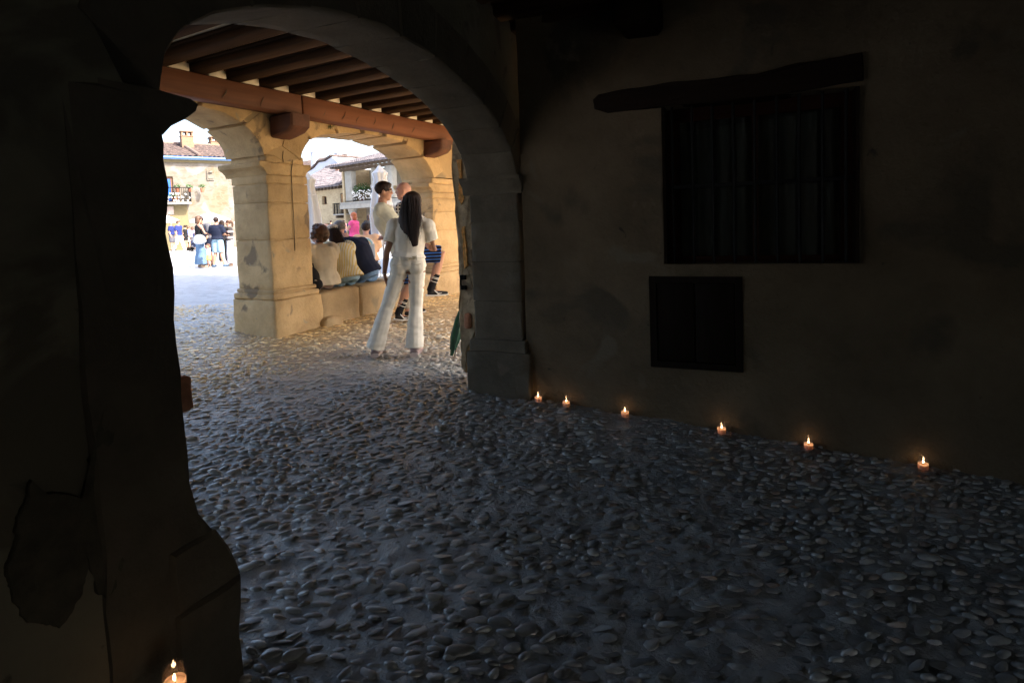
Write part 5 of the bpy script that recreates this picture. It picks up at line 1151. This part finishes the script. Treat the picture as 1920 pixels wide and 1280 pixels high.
# --- people in the square
def far(label, x, yfeet, yhead, az, Y=None, H=None, **kw):
    if Y is None: p = ground_px(x, yfeet); Y = p.y
    p = at_y(x, yfeet, Y); top_ = at_y(x, yhead, Y); g = ground_z(p.x, p.y); h = H or max(.6, min(1.95, (top_.z - g) / 1.01))
    kw.setdefault('vox', .022); return person(label, (p.x, p.y), az, h, **kw)
G1 = 'people gathered close together in the square'; G2 = 'people strolling further back in the square'
walk = dict(knL=(-.1, .1, .5), anL=(-.1, .25, .12), toL=(-.1, .38, .07), knR=(.1, -.08, .48), anR=(.1, -.3, .18), toR=(.1, -.22, .05), elL=(-.23, -.12, 1.1), elR=(.23, .05, 1.1))
fold_arms = dict(elL=(-.24, .02, 1.12), wrL=(-.02, .26, 1.18), elR=(.24, .02, 1.12), wrR=(.02, .26, 1.14))
def bagx(T, W, hp, J, part, R3, k, HR, hs):
    c = W(Vector((.2, -.08, .93))); m = MB(); m.ell(c, (.2, .12, .17), 12, 8); m.ell(c - Vector((0, 0, .06)), (.23, .12, .1), 12, 8); bg_ = tag(voxel('shoulder_bag', m, .025, fab((.5, .52, .56), var=.2), T, it=2), None, None); sub(bg_)
    m = MB(); m.tube([c + Vector((-.1, 0, .12)), W(J['shR'] + Vector((0, 0, .07))), c + Vector((.12, 0, .12))], .014, 6); m.out('strap', BLACK, bg_)
far('woman in wide blue jeans and black tank top with a grey shoulder bag', 378, 502, 404.5, 40, top=(BLACK, 0, 'tank', .012), bot=('wide', DENIM, 1.97), shoes=(SHOE_P,), hair=(H_BROWN, 'bob'), fem=True, extras=bagx, group=G1, pose=dict(elR=(.26, .08, 1.12), wrR=(.15, .28, 1.1)))
def printx(T, W, hp, J, part, R3, k, HR, hs):
    m = MB(); m.ell(W(J['chs'] + Vector((0, .12, -.02))), (.11, .02, .1), 10, 6, rot=R3); m.out('red_print', fab((.45, .1, .08)), T)
far('man in grey shirt with red print bending over a toddler', 392, 499, 403, -165, H=1.8, top=(GREYF, .8, 'long', .03), bot=('shorts', NAVY, 1.0), shoes=(SHOE_B,), hair=(H_DARK, 'short'), group=G1, head=(0, -40), extras=printx, pose=dict(chs=(0, .06, 1.25), nck=(0, .14, 1.38), hed=(0, .22, 1.5), shL=(-.18, .13, 1.33), shR=(.18, .13, 1.33), elL=(-.22, .15, 1.05), wrL=(-.08, .22, .82), elR=(.22, .15, 1.05), wrR=(.08, .22, .82)))
far('toddler in white top and yellow shorts holding raised hands', 393, 503, 463, -150, H=.76, top=(fab((.6, .55, .65)), .6, 'waist', .02), bot=('skirt', fab((.7, .6, .15)), 1), shoes=(SHOE_P,), hair=(H_BROWN, 'shaved'), group=G1, headscale=1.55, vox=.02, pose=dict(hed=(0, .02, 1.6), elL=(-.3, .05, 1.5), wrL=(-.28, .05, 1.75), elR=(.3, .05, 1.5), wrR=(.3, .05, 1.75)))
far('man seen from behind in black shirt and light denim shorts', 411, 501, 407, 2, top=(NAVY, .85, 'waist', .03), bot=('shorts', DENIML, .95), shoes=(mat('blue_canvas_shoe', (.05, .1, .17), .7),), hair=(H_DARK, 'short'), group=G1, vox=.018, build=1.06, pose=dict(anL=(-.17, -.02, .09), toL=(-.2, .13, .035), anR=(.2, -.02, .09), toR=(.24, .13, .035), elL=(-.27, .06, 1.12), wrL=(-.16, .26, 1.1), elR=(.24, .06, 1.12), wrR=(.12, .26, 1.1)))
far('dark haired woman in black half hidden behind the man in denim shorts', 421, 496, 412, -20, top=(BLACK, 1, 'long', .03), bot=('trousers', BLACK, 1.9), hair=(H_DARK, 'bob'), fem=True, group=G1)
def strapx(T, W, hp, J, part, R3, k, HR, hs):
    m = MB(); m.tube([W(J['shL'] + Vector((0, .0, .06))), W(J['chs'] + Vector((.0, .15, 0))), W(J['pel'] + Vector((.16, .1, .1)))], .014, 6); m.out('white_bag_strap', WHITEF, T)
far('woman in patterned black and white top and white trousers beside the pillar', 434, 499, 411, -120, top=(fab((.04, .035, .035), extra=stripes((.5, .42, .42), 2, 5, .7), key='pt'), .7, 'waist', .025), bot=('wide', fab((.62, .62, .68)), 1.95), shoes=(SHOE_P,), hair=(H_BROWN, 'pony'), fem=True, group=G1, pose=fold_arms, extras=strapx)
far('face of a man behind the woman with the grey shoulder bag', 381, 496, 408, -140, top=(fab((.3, .3, .4)), .8, 'long', .02), bot=('trousers', NAVY, 1.9), shoes=(SHOE_B,), hair=(H_DARK, 'short'), group=G1, vox=.025, skin=SKIN3)
def capx(col):
    def fx(T, W, hp, J, part, R3, k, HR, hs):
        q = MB(); q.ell(hp(0, -.015, .055), (.094 * hs, .106 * hs, .075 * hs), 12, 8, rot=HR); q.tube([hp(0, .06, .05), hp(0, .16, .035)], [(.075 * hs, .01 * hs), (.06 * hs, .008 * hs)], 10, side=HR @ Vector((1, 0, 0))); q.out('cap', fab(col), T)
    return fx
far('man in white cap, navy shirt and dark shorts at the left edge of the square', 324, 471, 415, 80, top=(fab((.02, .03, .13)), .8, 'waist', .03), bot=('shorts', GREYF, .95), shoes=(SHOE_B,), hair=(H_GREY, 'shaved'), group=G2, build=1.15, extras=capx((.7, .6, .58)), vox=.03)
far('man in navy shirt and pale blue jeans walking to the right', 338, 475, 413, 100, top=(fab((.02, .03, .13)), .8, 'waist', .025), bot=('trousers', fab((.4, .56, .68)), 1.9), shoes=(SOLE_W,), hair=(H_BROWN, 'short'), group=G2, pose=walk, vox=.03)
far('woman in short black playsuit walking left', 350, 470, 422, -90, top=(BLACK, .5, 'long', .02), bot=('shorts', BLACK, .5), shoes=(SOLE_W,), hair=(H_DARK, 'bun'), fem=True, group=G2, pose=fold_arms, vox=.028)
far('person in light blue shirt behind the woman in the black playsuit', 356, 468, 424, 60, top=(fab((.25, .32, .65)), .8, 'waist', .03), bot=('shorts', WHITEF, .8), shoes=(SOLE_W,), hair=(H_BROWN, 'short'), group=G2, vox=.035)
far('person in pale pink top beside a dark stroller', 363, 469, 425, -60, top=(fab((.6, .36, .5)), .8, 'waist', .03), bot=('trousers', GREYF, 1.9), shoes=(SHOE_B,), hair=(H_BROWN, 'bob'), group=G2, fem=True, vox=.035)
# stroller
p = ground_px(366, 471); st_ = thing('stroller', 'dark blue child stroller between the pink top and the woman in jeans', 'stroller', tuple(p))
def sp_(x, y, z): return p + Vector((x, y, z))
m = MB(); m.tube([sp_(-.1, 0, .45), sp_(.1, 0, .55), sp_(.22, 0, .95)], [(.22, .2), (.24, .2), (.2, .14)], 10); m.out('seat', fab((.05, .06, .12)), st_)
m = MB(); m.ell(sp_(.18, 0, 1.0), (.26, .24, .2), 12, 8); m.out('hood', fab((.1, .12, .22)), st_)
for y in (-.2, .2):
    m = MB(); m.tube([sp_(-.3, y, .15), sp_(0, y, .5), sp_(.35, y, 1.0), sp_(.45, y, 1.05)], .015, 6).tube([sp_(.35, y, .15), sp_(0, y, .5)], .015, 6); m.out('frame', M_IRON, st_)
    for x in (-.3, .35): m = MB(); m.tube([sp_(x + .13 * cos(a), y, .14 + .13 * sin(a)) for a in np.linspace(0, 2 * pi, 16)], .02, 6).tube([sp_(x, y - .02, .14), sp_(x, y + .02, .14)], .1, 10); m.out('wheel', M_IRON, st_)
# beyond the bench wall
far('grey haired man in white shirt standing beyond the bench wall, looking right', 600, 478, 402, 60, Y=19.6, H=1.62, top=(fab((.75, .75, .78)), 1.2, 'waist', .035), bot=('trousers', DENIM, 1.9), shoes=(SHOE_B,), hair=(H_GREY, 'short'), vox=.018)
far('woman with short copper hair and pink top standing beyond the bench wall', 667, 478, 400, -75, Y=16.8, H=1.6, skin=SKIN3, top=(fab((.75, .1, .28)), .35, 'waist', .02), bot=('trousers', WHITEF, 1.9), shoes=(SOLE_W,), hair=(H_RED, 'bob'), fem=True, build=1.15, vox=.016, pose=dict(elL=(-.24, .1, 1.15), wrL=(-.1, .3, 1.2), elR=(.24, .08, 1.1), wrR=(.12, .26, 1.14)))
far('person with pink face behind the white shirted man, by the umbrella', 591, 478, 409, 30, Y=21.5, H=1.55, skin=SKIN3, top=(fab((.7, .5, .45)), .8, 'waist', .03), bot=('trousers', NAVY, 1.9), hair=(H_GREY, 'shaved'), vox=.03)
def chair_under(x, Y, label):
    q = at_y(x, 470, Y); g = ground_z(q.x, q.y); T = thing('terrace_chair', label, 'chair', (q.x, q.y, g), 'terrace chairs beyond the bench wall')
    F0 = Fr(q.x, q.y, 90)
    m = MB(); m.box(F0, -.22, .22, -.2, .22, g + .42, g + .46); m.out('seat', M_POLE, T)
    m = MB(); m.box(F0, -.22, .22, -.26, -.23, g + .55, g + .85); m.out('backrest', M_POLE, T)
    for a in (-.2, .2):
        for b in (-.2, .2): m = MB(); m.tube([F0.P(a, b, g), F0.P(a, b, g + (.85 if b < 0 else .42))], .012, 6); m.out('leg', M_POLE, T)
    return g
def seated(label, x, Y, az, **kw):
    q = at_y(x, 470, Y); g = chair_under(x, Y, 'terrace chair under the ' + label.split(',')[0]); z = .38
    ps = dict(pel=(0, 0, z + .12), wst=(0, -.01, z + .26), chs=(0, 0, z + .44), nck=(0, .0, z + .6), hed=(0, .03, z + .76), shL=(-.175, 0, z + .56), shR=(.175, 0, z + .56), elL=(-.22, .08, z + .3), elR=(.22, .08, z + .3), wrL=(-.1, .3, z + .3), wrR=(.1, .3, z + .3), hiL=(-.09, .02, z + .1), hiR=(.09, .02, z + .1), knL=(-.11, .44, z + .12), knR=(.11, .44, z + .12), anL=(-.11, .46, .09), anR=(.11, .46, .09), toL=(-.11, .6, .035), toR=(.11, .6, .035))
    return person(label, (q.x, q.y), az, 1.72, pose=ps, base=g, vox=.02, **kw)
seated('seated man in peach cap and white shirt, facing left', 613, 12.2, -100, skin=SKIN3, top=(fab((.75, .75, .74)), .8, 'waist', .03), bot=('trousers', NAVY, 1.9), shoes=(SHOE_B,), hair=(H_GREY, 'shaved'), extras=capx((.66, .4, .3)))
def rbx(T, W, hp, J, part, R3, k, HR, hs):
    c = W(J['chs'] + Vector((0, -.15, -.03)))
    for i, cc in enumerate(((.8, .8, .8), (.3, .6, .7), (.75, .55, .3))):
        m = MB(); m.tube([c + R3 @ Vector(((.15 - i * .025) * cos(a), 0, (.17 - i * .025) * sin(a))) for a in np.linspace(0, pi, 12)], .013, 6); m.out('rainbow_band', fab(cc), T)
seated('seated person in peach top with a rainbow on the back, beside the furled umbrella', 688, 11.6, -10, skin=SKIN3, top=(fab((.72, .45, .28)), .8, 'waist', .05), bot=('trousers', NAVY, 1.9), hair=(H_DARK, 'short'), extras=rbx, build=1.1)
for x, yh, c, l in ((622, 424, (.03, .03, .04), 'distant person in dark clothes left of the dark doorway'), (637.5, 423.5, (.02, .02, .03), 'distant person in black standing by the dark doorway'), (646, 420, (.25, .12, .14), 'distant person in dusky top inside the dark doorway'), (657, 425, (.05, .06, .1), 'distant person in navy by the stone column')):
    far(l, x, 442, yh, 20, Y=48, H=1.7, top=(fab(c), .8, 'waist', .03), bot=('trousers', NAVY, 1.9), hair=(H_DARK, 'short'), vox=.045, group='distant people at the far house')
q = HC.P(HC.px(687, 360)[0], .7, 0)
person('man in white shirt and jeans standing on the gallery of the far house', (q.x, q.y), 100, 1.75, top=(fab((.75, .75, .78)), 1.2, 'waist', .03), bot=('trousers', DENIM, 1.9), hair=(H_DARK, 'short'), vox=.04, base=zs, pose=fold_arms)
q = at_y(694, 440, 30); 
far('person with dark hair beyond the pink topped woman, cut by the furled umbrella', 694, 455, 415, 0, Y=27, H=1.7, top=(BLACK, .8, 'waist', .03), bot=('trousers', NAVY, 1.9), hair=(H_DARK, 'bob'), vox=.03)
